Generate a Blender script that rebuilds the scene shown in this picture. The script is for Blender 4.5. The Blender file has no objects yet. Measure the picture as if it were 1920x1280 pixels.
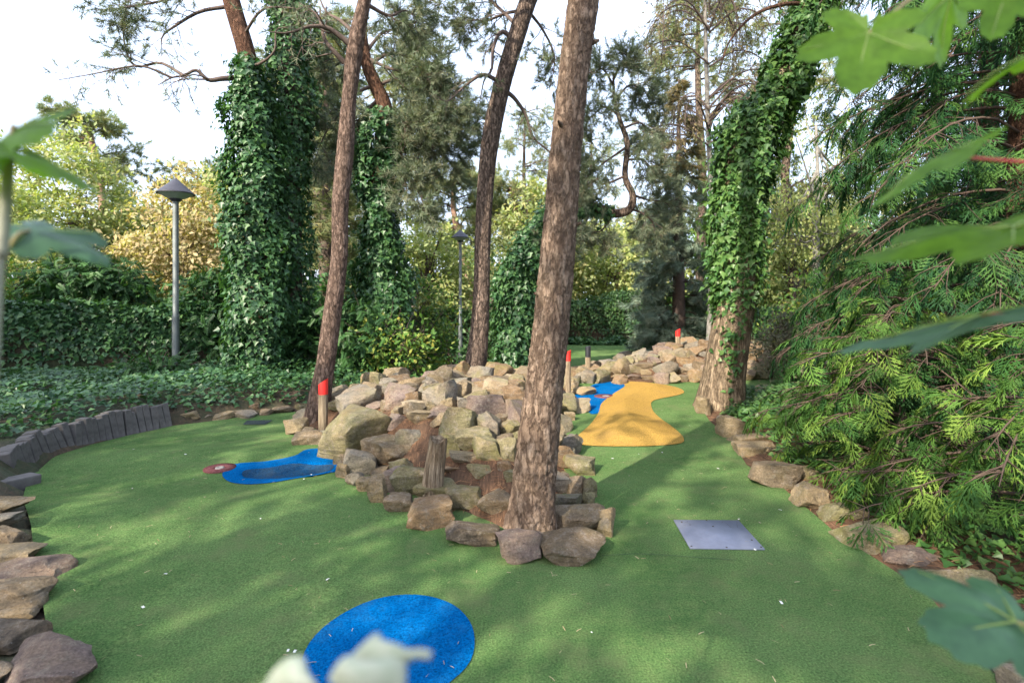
import bpy, bmesh, math, random
import numpy as np
from mathutils import Vector, Matrix
from mathutils.geometry import delaunay_2d_cdt

# ------------------------------------------------------------------ camera, sky, sun, exposure
sc = bpy.context.scene
COL = sc.collection
CAM_H, HOR, F = 1.65, 562.0, 1000.0          # eye height, horizon row and focal length in photo pixels
cam = bpy.data.cameras.new('camera'); cam_o = bpy.data.objects.new('camera', cam); COL.objects.link(cam_o)
cam_o.location = (0, 0, CAM_H); cam_o.rotation_euler = (math.radians(90), 0, 0)
cam.sensor_width = 36; cam.lens = 36*F/1920; cam.shift_y = -(640-HOR)/1920
cam.clip_start = 0.05; cam.clip_end = 600
cam.dof.use_dof = True; cam.dof.focus_distance = 5.0; cam.dof.aperture_fstop = 2.5
sc.camera = cam_o

SUN_EL, SUN_AZ = math.radians(34), math.atan2(-0.58, -0.815)   # sun stands behind the camera, to the left
SUND = np.array([math.sin(SUN_AZ)*math.cos(SUN_EL), math.cos(SUN_AZ)*math.cos(SUN_EL), math.sin(SUN_EL)])
world = bpy.data.worlds.new('World'); sc.world = world; world.use_nodes = True
wn = world.node_tree; wn.nodes.clear()
sky = wn.nodes.new('ShaderNodeTexSky'); sky.sky_type = 'NISHITA'; sky.sun_disc = False
sky.sun_elevation = SUN_EL; sky.sun_rotation = SUN_AZ; sky.air_density = 1.0; sky.dust_density = 3.5; sky.ozone_density = 1.0
bg = wn.nodes.new('ShaderNodeBackground'); bg.inputs[1].default_value = 0.15
veil = wn.nodes.new('ShaderNodeMix'); veil.data_type = 'RGBA'; veil.inputs[0].default_value = .5     # even thin white cloud over the whole sky
veil.inputs[7].default_value = (6.8, 7.8, 9.9, 1); wn.links.new(sky.outputs[0], veil.inputs[6])
wo = wn.nodes.new('ShaderNodeOutputWorld'); wn.links.new(veil.outputs[2], bg.inputs[0]); wn.links.new(bg.outputs[0], wo.inputs[0])
sun = bpy.data.lights.new('sun', 'SUN'); sun.energy = 5.0; sun.angle = math.radians(0.6); sun.color = (1.0, 0.90, 0.74)
sun_o = bpy.data.objects.new('sun', sun); COL.objects.link(sun_o)
sun_o.rotation_euler = Vector(SUND).to_track_quat('Z', 'Y').to_euler(); sun_o.location = (-6, -8, 12)
sc.view_settings.view_transform = 'Standard'; sc.view_settings.look = 'None'
sc.view_settings.exposure = 1.18; sc.view_settings.gamma = 1.0
sc.cycles.use_denoising = True
sc.cycles.max_bounces = 6; sc.cycles.diffuse_bounces = 3; sc.cycles.glossy_bounces = 2
sc.cycles.transmission_bounces = 4; sc.cycles.transparent_max_bounces = 4

# ------------------------------------------------------------------ helpers
rng = np.random.default_rng(7)
def P(px, py, d): return np.array([(px-960)/F*d, d, CAM_H-(py-HOR)/F*d])
def G(px, py, z=0.0):
    d = (CAM_H-z)*F/(py-HOR); return ((px-960)/F*d, d)
def sm(a, b, x):
    t = np.clip((np.asarray(x, float)-a)/(b-a), 0, 1); return t*t*(3-2*t)
def _hash(i, j, k, s):
    n = (i*374761393 + j*668265263 + k*2147483647 + s*974634541) & 0xffffffff
    n = ((n ^ (n >> 13))*1274126177) & 0xffffffff
    n = ((n ^ (n >> 16))*2246822519) & 0xffffffff
    return ((n ^ (n >> 15)) & 0xffffff)/float(0xffffff)
def vnoise(p, s=0):
    p = np.asarray(p, float); f = np.floor(p).astype(np.int64); t = p-f; t = t*t*(3-2*t); r = 0
    for a in (0, 1):
        for b in (0, 1):
            for c in (0, 1):
                w = (t[:,0] if a else 1-t[:,0])*(t[:,1] if b else 1-t[:,1])*(t[:,2] if c else 1-t[:,2])
                r = r + w*_hash(f[:,0]+a, f[:,1]+b, f[:,2]+c, s)
    return r*2-1
def fbm(p, o=3, s=0):
    p = np.asarray(p, float); r = 0; a = 1.0
    for k in range(o):
        r = r + a*vnoise(p*(2**k), s+k); a *= .5
    return r
def mesh(name, V, Fc, smooth=False, rnd=None, sharp=None):
    V = np.asarray(V, np.float32); m = bpy.data.meshes.new(name)
    if isinstance(Fc, np.ndarray):
        M, k = Fc.shape
        m.vertices.add(len(V)); m.vertices.foreach_set('co', V.ravel())
        m.loops.add(M*k); m.loops.foreach_set('vertex_index', Fc.astype(np.int32).ravel())
        m.polygons.add(M); m.polygons.foreach_set('loop_start', np.arange(0, M*k, k, dtype=np.int32))
        m.update(calc_edges=True)
    else:
        m.from_pydata([tuple(v) for v in V.tolist()], [], Fc); m.update()
    if rnd is not None:
        at = m.attributes.new('rnd', 'FLOAT', 'POINT'); at.data.foreach_set('value', np.asarray(rnd, np.float32))
    if smooth: m.shade_smooth()
    if sharp: m.set_sharp_from_angle(angle=math.radians(sharp))
    return m
def tag(o, label=None, cat=None, group=None, kind=None):
    if label: o['label'] = label
    if cat: o['category'] = cat
    if group: o['group'] = group
    if kind: o['kind'] = kind
    return o
def obj(name, m, mat, parent=None, loc=(0, 0, 0), **kw):
    o = bpy.data.objects.new(name, m); COL.objects.link(o); o.location = loc
    if mat is not None and not m.materials: m.materials.append(mat)
    if parent is not None: o.parent = parent
    return tag(o, **kw)
def root(name, loc, label, cat, group=None):
    o = bpy.data.objects.new(name, None); COL.objects.link(o); o.location = loc; o.empty_display_size = .2
    return tag(o, label, cat, group)

def resample(pts, n):
    pts = np.asarray(pts, float); k = pts.shape[1]
    ext = np.vstack([2*pts[0]-pts[1], pts, 2*pts[-1]-pts[-2]]); out = []
    t = np.linspace(0, len(pts)-1, n)
    i = np.minimum(t.astype(int), len(pts)-2); u = (t-i)[:, None]
    p0, p1, p2, p3 = ext[i], ext[i+1], ext[i+2], ext[i+3]
    return .5*((2*p1)+(-p0+p2)*u+(2*p0-5*p1+4*p2-p3)*u**2+(-p0+3*p1-3*p2+p3)*u**3)
def tube(pts, rad, sides=6, cap=True):
    pts = np.asarray(pts, float); rad = np.broadcast_to(np.asarray(rad, float), (len(pts),)); n = len(pts)
    T = np.gradient(pts, axis=0); T /= np.linalg.norm(T, axis=1)[:, None]+1e-9
    ref = np.array([1., 0, 0]) if abs(T[0][0]) < .8 else np.array([0, 1., 0])
    A = np.zeros_like(T); a = ref-T[0]*ref.dot(T[0]); A[0] = a/np.linalg.norm(a)
    for i in range(1, n):
        a = A[i-1]-T[i]*A[i-1].dot(T[i]); A[i] = a/(np.linalg.norm(a)+1e-9)
    B = np.cross(T, A); th = np.linspace(0, 2*np.pi, sides, endpoint=False)
    V = pts[:, None]+rad[:, None, None]*(np.cos(th)[None, :, None]*A[:, None]+np.sin(th)[None, :, None]*B[:, None])
    i = np.arange(n-1)[:, None]*sides; j = np.arange(sides)[None]; j2 = (j+1) % sides
    Fq = np.stack([i+j, i+j2, i+sides+j2, i+sides+j], -1).reshape(-1, 4)
    return V.reshape(-1, 3), Fq
def join(parts):
    Vs, Fs, o = [], [], 0
    for V, Fq in parts:
        Vs.append(V); Fs.append(Fq+o); o += len(V)
    return np.vstack(Vs), np.vstack(Fs)
def frames(d, nrm):
    d = d/(np.linalg.norm(d, axis=1)[:, None]+1e-9)
    x = np.cross(d, nrm); x /= np.linalg.norm(x, axis=1)[:, None]+1e-9
    return np.stack([x, d, np.cross(x, d)], -1)
def scatter(tpl, pos, d, nrm, size, wid=None):
    tV, tF = tpl; R = frames(np.asarray(d, float), np.asarray(nrm, float)); size = np.broadcast_to(np.asarray(size, float), (len(pos),))
    V = np.einsum('nij,kj->nki', R, tV)*size[:, None, None]+np.asarray(pos)[:, None]
    k = len(tV); Fo = (tF[None]+(np.arange(len(pos))*k)[:, None, None]).reshape(-1, tF.shape[1])
    return V.reshape(-1, 3), Fo, np.repeat(rng.random(len(pos)), k)
def runit(n):
    v = rng.normal(size=(n, 3)); return v/np.linalg.norm(v, axis=1)[:, None]
def box(x0, x1, y0, y1, z0, z1):
    V = np.array([(x, y, z) for z in (z0, z1) for y in (y0, y1) for x in (x0, x1)], float)
    return V, np.array([(0, 2, 3, 1), (4, 5, 7, 6), (0, 1, 5, 4), (2, 6, 7, 3), (0, 4, 6, 2), (1, 3, 7, 5)])
def lathe(prof, n=24, c=(0, 0, 0)):
    prof = np.asarray(prof, float); th = np.linspace(0, 2*np.pi, n, endpoint=False)
    V = np.stack([prof[:, 0, None]*np.cos(th), prof[:, 0, None]*np.sin(th), np.repeat(prof[:, 1, None], n, 1)], -1).reshape(-1, 3)+np.array(c)
    i = np.arange(len(prof)-1)[:, None]*n; j = np.arange(n)[None]; j2 = (j+1) % n
    return V, np.stack([i+j, i+j2, i+n+j2, i+n+j], -1).reshape(-1, 4)
def bevelled(V, Fq, w, seg=2):
    bm = bmesh.new(); vs = [bm.verts.new(v) for v in V]
    for f in Fq: bm.faces.new([vs[i] for i in f])
    bmesh.ops.recalc_face_normals(bm, faces=bm.faces[:])
    bmesh.ops.bevel(bm, geom=bm.edges[:], offset=w, segments=seg, affect='EDGES', profile=.6)
    m = bpy.data.meshes.new('bev'); bm.to_mesh(m); bm.free(); return m

# ------------------------------------------------------------------ materials
def nodes(name):
    m = bpy.data.materials.new(name); m.use_nodes = True; nt = m.node_tree
    return m, nt, nt.nodes['Principled BSDF']
def N(nt, t, **kw):
    n = nt.nodes.new(t)
    for k, v in kw.items():
        if k in n.inputs: n.inputs[k].default_value = v
        else: setattr(n, k, v)
    return n
def ramp(nt, src, stops, interp='LINEAR'):
    r = nt.nodes.new('ShaderNodeValToRGB'); e = r.color_ramp.elements; r.color_ramp.interpolation = interp
    while len(e) < len(stops): e.new(.5)
    for el, (p, c) in zip(e, stops): el.position = p; el.color = (*c, 1) if len(c) == 3 else c
    nt.links.new(src, r.inputs[0]); return r.outputs[0]
def mixc(nt, a, b, fac, mode='MIX'):
    x = nt.nodes.new('ShaderNodeMix'); x.data_type = 'RGBA'; x.blend_type = mode
    for s, v in ((x.inputs[0], fac), (x.inputs[6], a), (x.inputs[7], b)):
        if hasattr(v, 'is_linked'): nt.links.new(v, s)
        else: s.default_value = v if not isinstance(v, tuple) else (*v, 1)
    return x.outputs[2]
def bump(nt, p, h, dist, strength=1.0, prev=None):
    b = N(nt, 'ShaderNodeBump'); b.inputs['Strength'].default_value = strength; b.inputs['Distance'].default_value = dist
    nt.links.new(h, b.inputs['Height'])
    if prev: nt.links.new(prev, b.inputs['Normal'])
    nt.links.new(b.outputs[0], p.inputs['Normal']); return b.outputs[0]
def objc(nt, scale=(1, 1, 1)):
    t = N(nt, 'ShaderNodeTexCoord'); mp = N(nt, 'ShaderNodeMapping'); mp.inputs['Scale'].default_value = scale
    nt.links.new(t.outputs['Object'], mp.inputs[0]); return mp.outputs[0]
def noise(nt, co, scale, detail=4, rough=.55, dist=0.0):
    n = N(nt, 'ShaderNodeTexNoise'); n.inputs['Scale'].default_value = scale; n.inputs['Detail'].default_value = detail
    n.inputs['Roughness'].default_value = rough; n.inputs['Distortion'].default_value = dist
    nt.links.new(co, n.inputs['Vector']); return n.outputs[0]

def turf_mat(name, c0, c1, c2, worn=None):
    m, nt, p = nodes(name); co = objc(nt)
    big = noise(nt, co, .9, 4, .6); fine = noise(nt, co, 95, 3, .75); mid = noise(nt, co, 14, 4, .65)
    c = ramp(nt, big, [(.36, c0), (.64, c1)])
    c = mixc(nt, c, c2, ramp(nt, mid, [(.45, (0, 0, 0)), (.75, (.7, .7, .7))]))
    g = ramp(nt, fine, [(.28, (.35, .38, .35)), (.5, (1, 1, 1)), (.74, (1.75, 1.7, 1.5))])
    c = mixc(nt, c, g, 1.0, 'MULTIPLY')
    if worn:
        w = noise(nt, co, 2.3, 5, .7)
        c = mixc(nt, c, worn, ramp(nt, w, [(.52, (0, 0, 0)), (.72, (.7, .7, .7))]))
        c = mixc(nt, c, tuple(.45*x for x in c0), ramp(nt, noise(nt, co, 3.7, 6, .75, .5), [(.60, (0, 0, 0)), (.74, (.6, .6, .6))]))
    nt.links.new(c, p.inputs['Base Color']); p.inputs['Roughness'].default_value = .95
    p.inputs['Specular IOR Level'].default_value = .02
    b = bump(nt, p, fine, .02, 1.0); bump(nt, p, mid, .012, .5, b); return m
M_turf = turf_mat('green_turf', (.082, .160, .052), (.130, .216, .078), (.158, .22, .084), (.158, .185, .084))
M_blue = turf_mat('blue_turf', (.0, .10, .32), (.0, .125, .40), (.006, .15, .42), (.02, .14, .33))
M_bluedark = turf_mat('dark_blue_turf', (.012, .06, .14), (.02, .08, .18), (.05, .09, .13), (.06, .08, .09))
M_yellow = turf_mat('yellow_turf', (.40, .245, .062), (.45, .28, .072), (.37, .225, .066), (.33, .205, .07))
M_red = turf_mat('red_turf', (.17, .065, .07), (.20, .075, .08), (.17, .09, .085))
M_dark = turf_mat('dark_rubber', (.05, .065, .07), (.07, .085, .09), (.08, .11, .08))

def rock_mat():
    m, nt, p = nodes('sandstone'); co = objc(nt); oi = N(nt, 'ShaderNodeObjectInfo')
    geo = N(nt, 'ShaderNodeNewGeometry')
    wco = N(nt, 'ShaderNodeVectorMath', operation='ADD'); nt.links.new(geo.outputs['Position'], wco.inputs[0])
    rr = N(nt, 'ShaderNodeVectorMath', operation='SCALE'); rr.inputs[0].default_value = (13, 7, 9); nt.links.new(oi.outputs['Random'], rr.inputs[3]); nt.links.new(rr.outputs[0], wco.inputs[1])
    w = wco.outputs[0]
    n1 = noise(nt, w, 4, 7, .7); n2 = noise(nt, w, 16, 8, .75); n3 = noise(nt, w, 70, 4, .75)
    st = N(nt, 'ShaderNodeMapping'); st.inputs['Rotation'].default_value = (.4, .5, 0); st.inputs['Scale'].default_value = (3, 3, 26); nt.links.new(w, st.inputs[0])
    strata = noise(nt, st.outputs[0], 1, 4, .6)
    c = mixc(nt, oi.outputs['Color'], (.30, .205, .115), ramp(nt, n1, [(.42, (0, 0, 0)), (.72, (.75, .75, .75))]))
    c = mixc(nt, c, (.33, .30, .26), ramp(nt, n2, [(.5, (0, 0, 0)), (.72, (.8, .8, .8))]))
    c = mixc(nt, c, (.07, .055, .045), ramp(nt, n2, [(.26, (.85, .85, .85)), (.46, (0, 0, 0))]))
    c = mixc(nt, c, ramp(nt, n3, [(.3, (.6, .6, .6)), (.7, (1.35, 1.33, 1.3))]), 1.0, 'MULTIPLY')
    c = mixc(nt, c, (.10, .085, .07), ramp(nt, strata, [(.56, (0, 0, 0)), (.74, (.6, .6, .6))]))
    # green-yellow algae film on upward faces
    sx = N(nt, 'ShaderNodeSeparateXYZ'); nt.links.new(geo.outputs['Normal'], sx.inputs[0])
    n4 = noise(nt, w, 3.1, 5, .7)
    mm = N(nt, 'ShaderNodeMath', operation='MULTIPLY'); nt.links.new(ramp(nt, n4, [(.5, (0, 0, 0)), (.68, (1, 1, 1))]), mm.inputs[0]); nt.links.new(oi.outputs['Alpha'], mm.inputs[1])
    c = mixc(nt, c, (.20, .19, .055), mm.outputs[0])
    # pale lichen spots
    vo = N(nt, 'ShaderNodeTexVoronoi'); vo.inputs['Scale'].default_value = 28; nt.links.new(w, vo.inputs['Vector'])
    c = mixc(nt, c, (.5, .49, .44), ramp(nt, vo.outputs['Distance'], [(.05, (.5, .5, .5)), (.13, (0, 0, 0))]))
    nt.links.new(c, p.inputs['Base Color']); p.inputs['Roughness'].default_value = .88; p.inputs['Specular IOR Level'].default_value = .25
    b = bump(nt, p, n2, .06, .9); b = bump(nt, p, strata, .04, .7, b); bump(nt, p, n3, .015, .8, b); return m
M_rock = rock_mat()

def simple(name, c, rough=.6, metal=0.0, var=.25, scale=8, bmp=.004, bscale=60, c2=None):
    m, nt, p = nodes(name); co = objc(nt); n1 = noise(nt, co, scale, 5, .65)
    c2 = c2 or tuple(x*(1-var) for x in c)
    nt.links.new(ramp(nt, n1, [(.32, c2), (.68, c)]), p.inputs['Base Color'])
    p.inputs['Roughness'].default_value = rough; p.inputs['Metallic'].default_value = metal
    if bmp: bump(nt, p, noise(nt, co, bscale, 4, .6), bmp, .6)
    return m
def soil_mat():
    m, nt, p = nodes('needle_litter_soil'); co = objc(nt)
    st = N(nt, 'ShaderNodeMapping'); st.inputs['Scale'].default_value = (60, 9, 9); st.inputs['Rotation'].default_value = (0, 0, .6); nt.links.new(co, st.inputs[0])
    n1 = noise(nt, st.outputs[0], 1, 5, .7, .8); n2 = noise(nt, co, 3, 5, .6); n3 = noise(nt, co, 45, 4, .7)
    c = ramp(nt, n1, [(.3, (.05, .032, .022)), (.5, (.12, .068, .042)), (.72, (.24, .135, .08))])
    c = mixc(nt, c, (.07, .05, .035), ramp(nt, n2, [(.45, (0, 0, 0)), (.65, (.7, .7, .7))]))
    nt.links.new(c, p.inputs['Base Color']); p.inputs['Roughness'].default_value = .95; p.inputs['Specular IOR Level'].default_value = .1
    b = bump(nt, p, n1, .02, .8); bump(nt, p, n3, .02, .6, b); return m
M_soil = soil_mat()
def ground_mat():
    m, nt, p = nodes('woodland_floor'); co = objc(nt); n1 = noise(nt, co, 1.2, 5, .65); n2 = noise(nt, co, 25, 5, .7)
    c = ramp(nt, n2, [(.3, (.03, .025, .016)), (.55, (.085, .055, .035)), (.75, (.15, .09, .05))])
    c = mixc(nt, c, (.03, .055, .02), ramp(nt, n1, [(.4, (0, 0, 0)), (.62, (.8, .8, .8))]))
    nt.links.new(c, p.inputs['Base Color']); p.inputs['Roughness'].default_value = .95; bump(nt, p, n2, .05, .8); return m
M_ground = ground_mat()
def bark_mat(name, dark, mid, light, sx=16, sz=4.5, moss=0.0, dist=.02):
    m, nt, p = nodes(name); co = objc(nt, (sx, sx, sz)); co2 = objc(nt)
    wob = N(nt, 'ShaderNodeTexNoise'); wob.inputs['Scale'].default_value = .9; wob.inputs['Detail'].default_value = 5; wob.inputs['Roughness'].default_value = .65; nt.links.new(co, wob.inputs['Vector'])
    add = N(nt, 'ShaderNodeVectorMath', operation='ADD'); nt.links.new(co, add.inputs[0])
    sc_ = N(nt, 'ShaderNodeVectorMath', operation='SCALE'); sc_.inputs[3].default_value = 2.6; nt.links.new(wob.outputs['Color'], sc_.inputs[0]); nt.links.new(sc_.outputs[0], add.inputs[1])
    v = N(nt, 'ShaderNodeTexVoronoi', feature='DISTANCE_TO_EDGE'); v.inputs['Scale'].default_value = 1; nt.links.new(add.outputs[0], v.inputs['Vector'])
    n2 = noise(nt, add.outputs[0], 1.3, 8, .72); n3 = noise(nt, co2, 2.2, 4, .6); n4 = noise(nt, co, 1.15, 5, .7)
    crack = ramp(nt, v.outputs[0], [(.0, (0, 0, 0)), (.06, (.35, .35, .35)), (.22, (1, 1, 1))])
    c = ramp(nt, n2, [(.33, tuple(x*.7 for x in dark)), (.43, dark), (.51, mid), (.66, light)])
    c = mixc(nt, c, tuple(x*.62 for x in mid), ramp(nt, n3, [(.35, (.65, .65, .65)), (.65, (0, 0, 0))]))
    c = mixc(nt, tuple(.8*a for a in dark), c, crack)
    c = mixc(nt, c, tuple(min(1, x*1.35+.05) for x in light), ramp(nt, n4, [(.54, (0, 0, 0)), (.68, (.38, .38, .38))]))
    if moss: c = mixc(nt, c, (.11, .12, .045), ramp(nt, noise(nt, co2, 1.3, 4, .6), [(.52, (0, 0, 0)), (.75, (moss, moss, moss))]))
    nt.links.new(c, p.inputs['Base Color']); p.inputs['Roughness'].default_value = .92; p.inputs['Specular IOR Level'].default_value = .12
    b = bump(nt, p, crack, dist*1.3, .9); b = bump(nt, p, n2, dist*2.2, 1.0, b); bump(nt, p, n4, dist*1.2, .9, b); return m
M_pine = bark_mat('pine_bark', (.11, .075, .06), (.27, .185, .145), (.41, .30, .24), 18, 6)
M_pine_grey = bark_mat('grey_pine_bark', (.06, .045, .038), (.26, .19, .15), (.38, .29, .235), 19, 6)
M_pine_big = bark_mat('plated_pine_bark', (.135, .092, .068), (.31, .22, .16), (.44, .335, .255), 17, 6.0, .2, .014)
M_oldbark = bark_mat('old_tree_bark', (.15, .11, .075), (.36, .27, .18), (.50, .39, .27), 15, 2.2, .3)
M_dtwig = simple('dark_cypress_twig', (.085, .055, .04), .9, 0, .4, 12, .0)
M_twig = simple('twig_bark', (.12, .085, .07), .9, 0, .4, 12, .004)
M_redbark = bark_mat('reddish_pine_bark', (.09, .05, .035), (.19, .10, .065), (.27, .16, .105), 16, 5)
M_pinkstem = simple('sunny_pink_stem', (.36, .22, .16), .9, 0, .4, 7, .006, 40)
M_birch = simple('birch_bark', (.30, .28, .25), .8, 0, .6, 9, .004)

def leaf_mat(name, cols, trans=.3, rough=.5, tcol=None, spec=.22, nsc=1.1):
    m, nt, p = nodes(name); a = N(nt, 'ShaderNodeAttribute', attribute_name='rnd')
    c = ramp(nt, a.outputs['Fac'], [(i/(len(cols)-1) if len(cols) > 1 else 0, k) for i, k in enumerate(cols)])
    n1 = noise(nt, objc(nt), nsc, 4, .65)
    c = mixc(nt, c, ramp(nt, n1, [(.3, (.7, .72, .7)), (.7, (1.25, 1.22, 1.1))]), 1.0, 'MULTIPLY')
    nt.links.new(c, p.inputs['Base Color']); p.inputs['Roughness'].default_value = rough; p.inputs['Specular IOR Level'].default_value = spec
    tr = N(nt, 'ShaderNodeBsdfTranslucent'); mx = N(nt, 'ShaderNodeMixShader'); mx.inputs[0].default_value = trans
    t = mixc(nt, c, tcol or (1.5, 1.7, .6), 1.0, 'MULTIPLY'); nt.links.new(t, tr.inputs[0])
    out = nt.nodes['Material Output']; nt.links.new(p.outputs[0], mx.inputs[1]); nt.links.new(tr.outputs[0], mx.inputs[2]); nt.links.new(mx.outputs[0], out.inputs[0])
    return m
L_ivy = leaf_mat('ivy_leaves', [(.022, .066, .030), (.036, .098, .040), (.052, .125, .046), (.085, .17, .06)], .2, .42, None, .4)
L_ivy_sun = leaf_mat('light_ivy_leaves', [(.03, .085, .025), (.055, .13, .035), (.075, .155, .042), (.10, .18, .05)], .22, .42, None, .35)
L_hedge = leaf_mat('hedge_leaves', [(.025, .06, .025), (.04, .09, .032), (.07, .13, .045)], .2, .4)
L_pine = leaf_mat('pine_needles', [(.10, .14, .10), (.15, .195, .14), (.195, .235, .17), (.21, .20, .14)], .15, .55)
L_pine_lt = leaf_mat('pale_pine_needles', [(.14, .19, .11), (.20, .25, .13), (.27, .29, .16), (.26, .22, .11)], .25, .55)
L_spruce = leaf_mat('blue_spruce_needles', [(.10, .15, .12), (.15, .21, .17), (.21, .27, .22), (.22, .24, .17)], .12, .55)
L_brownsp = leaf_mat('browning_needles', [(.15, .14, .08), (.21, .17, .09), (.24, .18, .10), (.14, .17, .10)], .15, .6)
L_thuja = leaf_mat('cypress_sprays', [(.014, .05, .018), (.025, .076, .021), (.042, .11, .025), (.105, .19, .038)], .25, .55, None, .12)
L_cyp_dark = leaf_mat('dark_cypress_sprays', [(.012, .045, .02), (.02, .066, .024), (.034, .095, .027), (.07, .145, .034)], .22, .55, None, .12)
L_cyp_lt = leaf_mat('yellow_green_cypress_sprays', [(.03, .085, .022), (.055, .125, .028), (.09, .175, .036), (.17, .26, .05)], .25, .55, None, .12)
L_fern = leaf_mat('dark_compound_leaves', [(.025, .07, .03), (.04, .10, .035), (.06, .14, .04)], .22, .4)
L_bush = leaf_mat('bush_leaves', [(.06, .14, .035), (.10, .2, .045), (.16, .25, .06), (.28, .26, .06)], .3, .45)
L_grn = leaf_mat('pale_green_leaves', [(.20, .25, .12), (.27, .32, .15), (.34, .36, .19), (.42, .37, .18)], .35, .5)
L_gold = leaf_mat('yellowing_leaves', [(.22, .28, .12), (.29, .34, .14), (.36, .36, .15), (.23, .3, .12)], .35, .5)
L_brown = leaf_mat('autumn_brown_leaves', [(.30, .23, .14), (.38, .30, .18), (.43, .36, .22), (.33, .33, .19)], .35, .55)
L_grey = leaf_mat('grey_bush_leaves', [(.10, .11, .08), (.14, .14, .10), (.18, .17, .12)], .15, .7)
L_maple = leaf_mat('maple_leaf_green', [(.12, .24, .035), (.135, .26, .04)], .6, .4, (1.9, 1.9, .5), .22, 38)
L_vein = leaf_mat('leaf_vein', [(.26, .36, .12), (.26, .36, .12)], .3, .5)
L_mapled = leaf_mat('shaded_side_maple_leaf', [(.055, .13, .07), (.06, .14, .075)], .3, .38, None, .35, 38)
L_wool = leaf_mat('woolly_leaf', [(.42, .48, .38), (.56, .58, .5)], .2, .9, (1.1, 1.2, .9), .1)
# ------------------------------------------------------------------ site heights
def pix_poly(l, z=0.0): return np.array([G(x, y, z) for x, y in l])
def smooth_poly(p, n=6):
    q = np.vstack([p, p[:1]]); c = np.vstack([p[-1:], p, p[:2]]); out = []
    for i in range(len(p)):
        p0, p1, p2, p3 = c[i], c[i+1], c[i+2], c[i+3]
        for u in np.linspace(0, 1, n, endpoint=False):
            out.append(.5*((2*p1)+(-p0+p2)*u+(2*p0-5*p1+4*p2-p3)*u**2+(-p0+3*p1-3*p2+p3)*u**3))
    return np.array(out)
def sdist(xy, poly):                        # > 0 inside
    xy = np.atleast_2d(xy); d = np.full(len(xy), 1e9); ins = np.zeros(len(xy), bool)
    for a, b in zip(poly, np.roll(poly, -1, 0)):
        e = b-a; w = xy-a; t = np.clip((w@e)/(e@e+1e-12), 0, 1); d = np.minimum(d, np.linalg.norm(w-t[:, None]*e, axis=1))
        c = ((a[1] <= xy[:, 1]) != (b[1] <= xy[:, 1])) & (xy[:, 0] < (b[0]-a[0])*(xy[:, 1]-a[1])/(b[1]-a[1]+1e-12)+a[0]); ins ^= c
    return np.where(ins, d, -d)
TURF = np.vstack([np.array([(-1.55, .6), (-1.6, 1.4)]),
    pix_poly([(150, 1290), (88, 1190), (80, 1130), (66, 1050), (58, 985), (42, 935), (52, 893), (100, 856), (170, 832), (250, 812), (325, 796), (430, 785), (520, 775), (590, 768)]),
    np.array([(-1.9, 9.0), (-.4, 10.2)]),
    pix_poly([(1060, 716), (1200, 711), (1330, 710), (1520, 711), (1560, 716), (1500, 726), (1400, 734), (1330, 742), (1312, 765), (1330, 792), (1368, 826), (1400, 872), (1462, 910), (1525, 962), (1575, 1005), (1655, 1055), (1735, 1108), (1775, 1155), (1840, 1240)]),
    np.array([(2.05, 1.6), (2.0, .6)])])
MOUND = np.array([(.36, 3.42), (-.05, 3.48), (-.38, 3.86), (-.74, 4.2), (-1.12, 4.65), (-1.52, 5.1), (-1.8, 5.6), (-2.45, 6.55), (-2.95, 7.1), (-2.75, 7.9), (-2.1, 9.0),
                  (-.8, 10.4), (.3, 10.6), (1.3, 10.4), (1.45, 9.3), (1.12, 8.0), (.70, 7.2), (.64, 5.95), (.66, 5.2), (.64, 4.6), (.66, 3.95), (.6, 3.6)])
MOUND = smooth_poly(MOUND, 3)
FARM = smooth_poly(np.vstack([pix_poly([(1065, 719), (1200, 717), (1340, 714), (1480, 712), (1560, 708)]), np.array([(7.4, 12.6), (6.0, 13.6), (4.0, 13.9), (2.4, 13.0), (1.5, 12.0)])]), 3)
YEL = smooth_poly(pix_poly([(1082, 822), (1092, 836), (1180, 840), (1268, 836), (1282, 826), (1262, 806), (1236, 786), (1222, 768), (1228, 750), (1282, 735), (1262, 722), (1205, 714), (1158, 713), (1172, 722), (1146, 738), (1128, 755), (1122, 775), (1106, 800)]), 4)
BLUE_R = smooth_poly(pix_poly([(1066, 742), (1098, 731), (1112, 722), (1150, 713), (1176, 720), (1160, 735), (1140, 752), (1130, 770), (1108, 776), (1090, 757), (1068, 750)]), 3)
BLUE_L = smooth_poly(pix_poly([(417, 884), (428, 899), (460, 905), (505, 903), (560, 894), (640, 880), (640, 866), (612, 842), (575, 843), (552, 855), (500, 864), (440, 869)]), 4)
BLUE_F = smooth_poly(pix_poly([(563, 1250), (580, 1205), (620, 1165), (680, 1132), (740, 1117), (800, 1118), (850, 1135), (880, 1165), (890, 1200), (882, 1240), (850, 1275), (800, 1305), (700, 1325), (610, 1315), (568, 1285)]), 3)
def zT(xy):
    xy = np.atleast_2d(xy); x, y = xy[:, 0], xy[:, 1]
    z = .035*vnoise(np.stack([x*.75+3, y*.75, 0*x], 1), 3)*sm(1.5, 4, np.hypot(x-1.3, y-2.6)) + .05*np.exp(-((x+3.0)**2/1.2+(y-4.2)**2/.12))
    z = z+.05*np.exp(-((x+3.6)**2/1.6+(y-5.7)**2/.10))
    cx, cy = G(540, 879); dx, dy = (x-cx), (y-cy); u = dx*.985+dy*.17; v = -dx*.17+dy*.985
    r = np.sqrt((u/.46)**2+(v/.24)**2)
    return z-.055*(1-sm(.72, 1.0, r))
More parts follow.
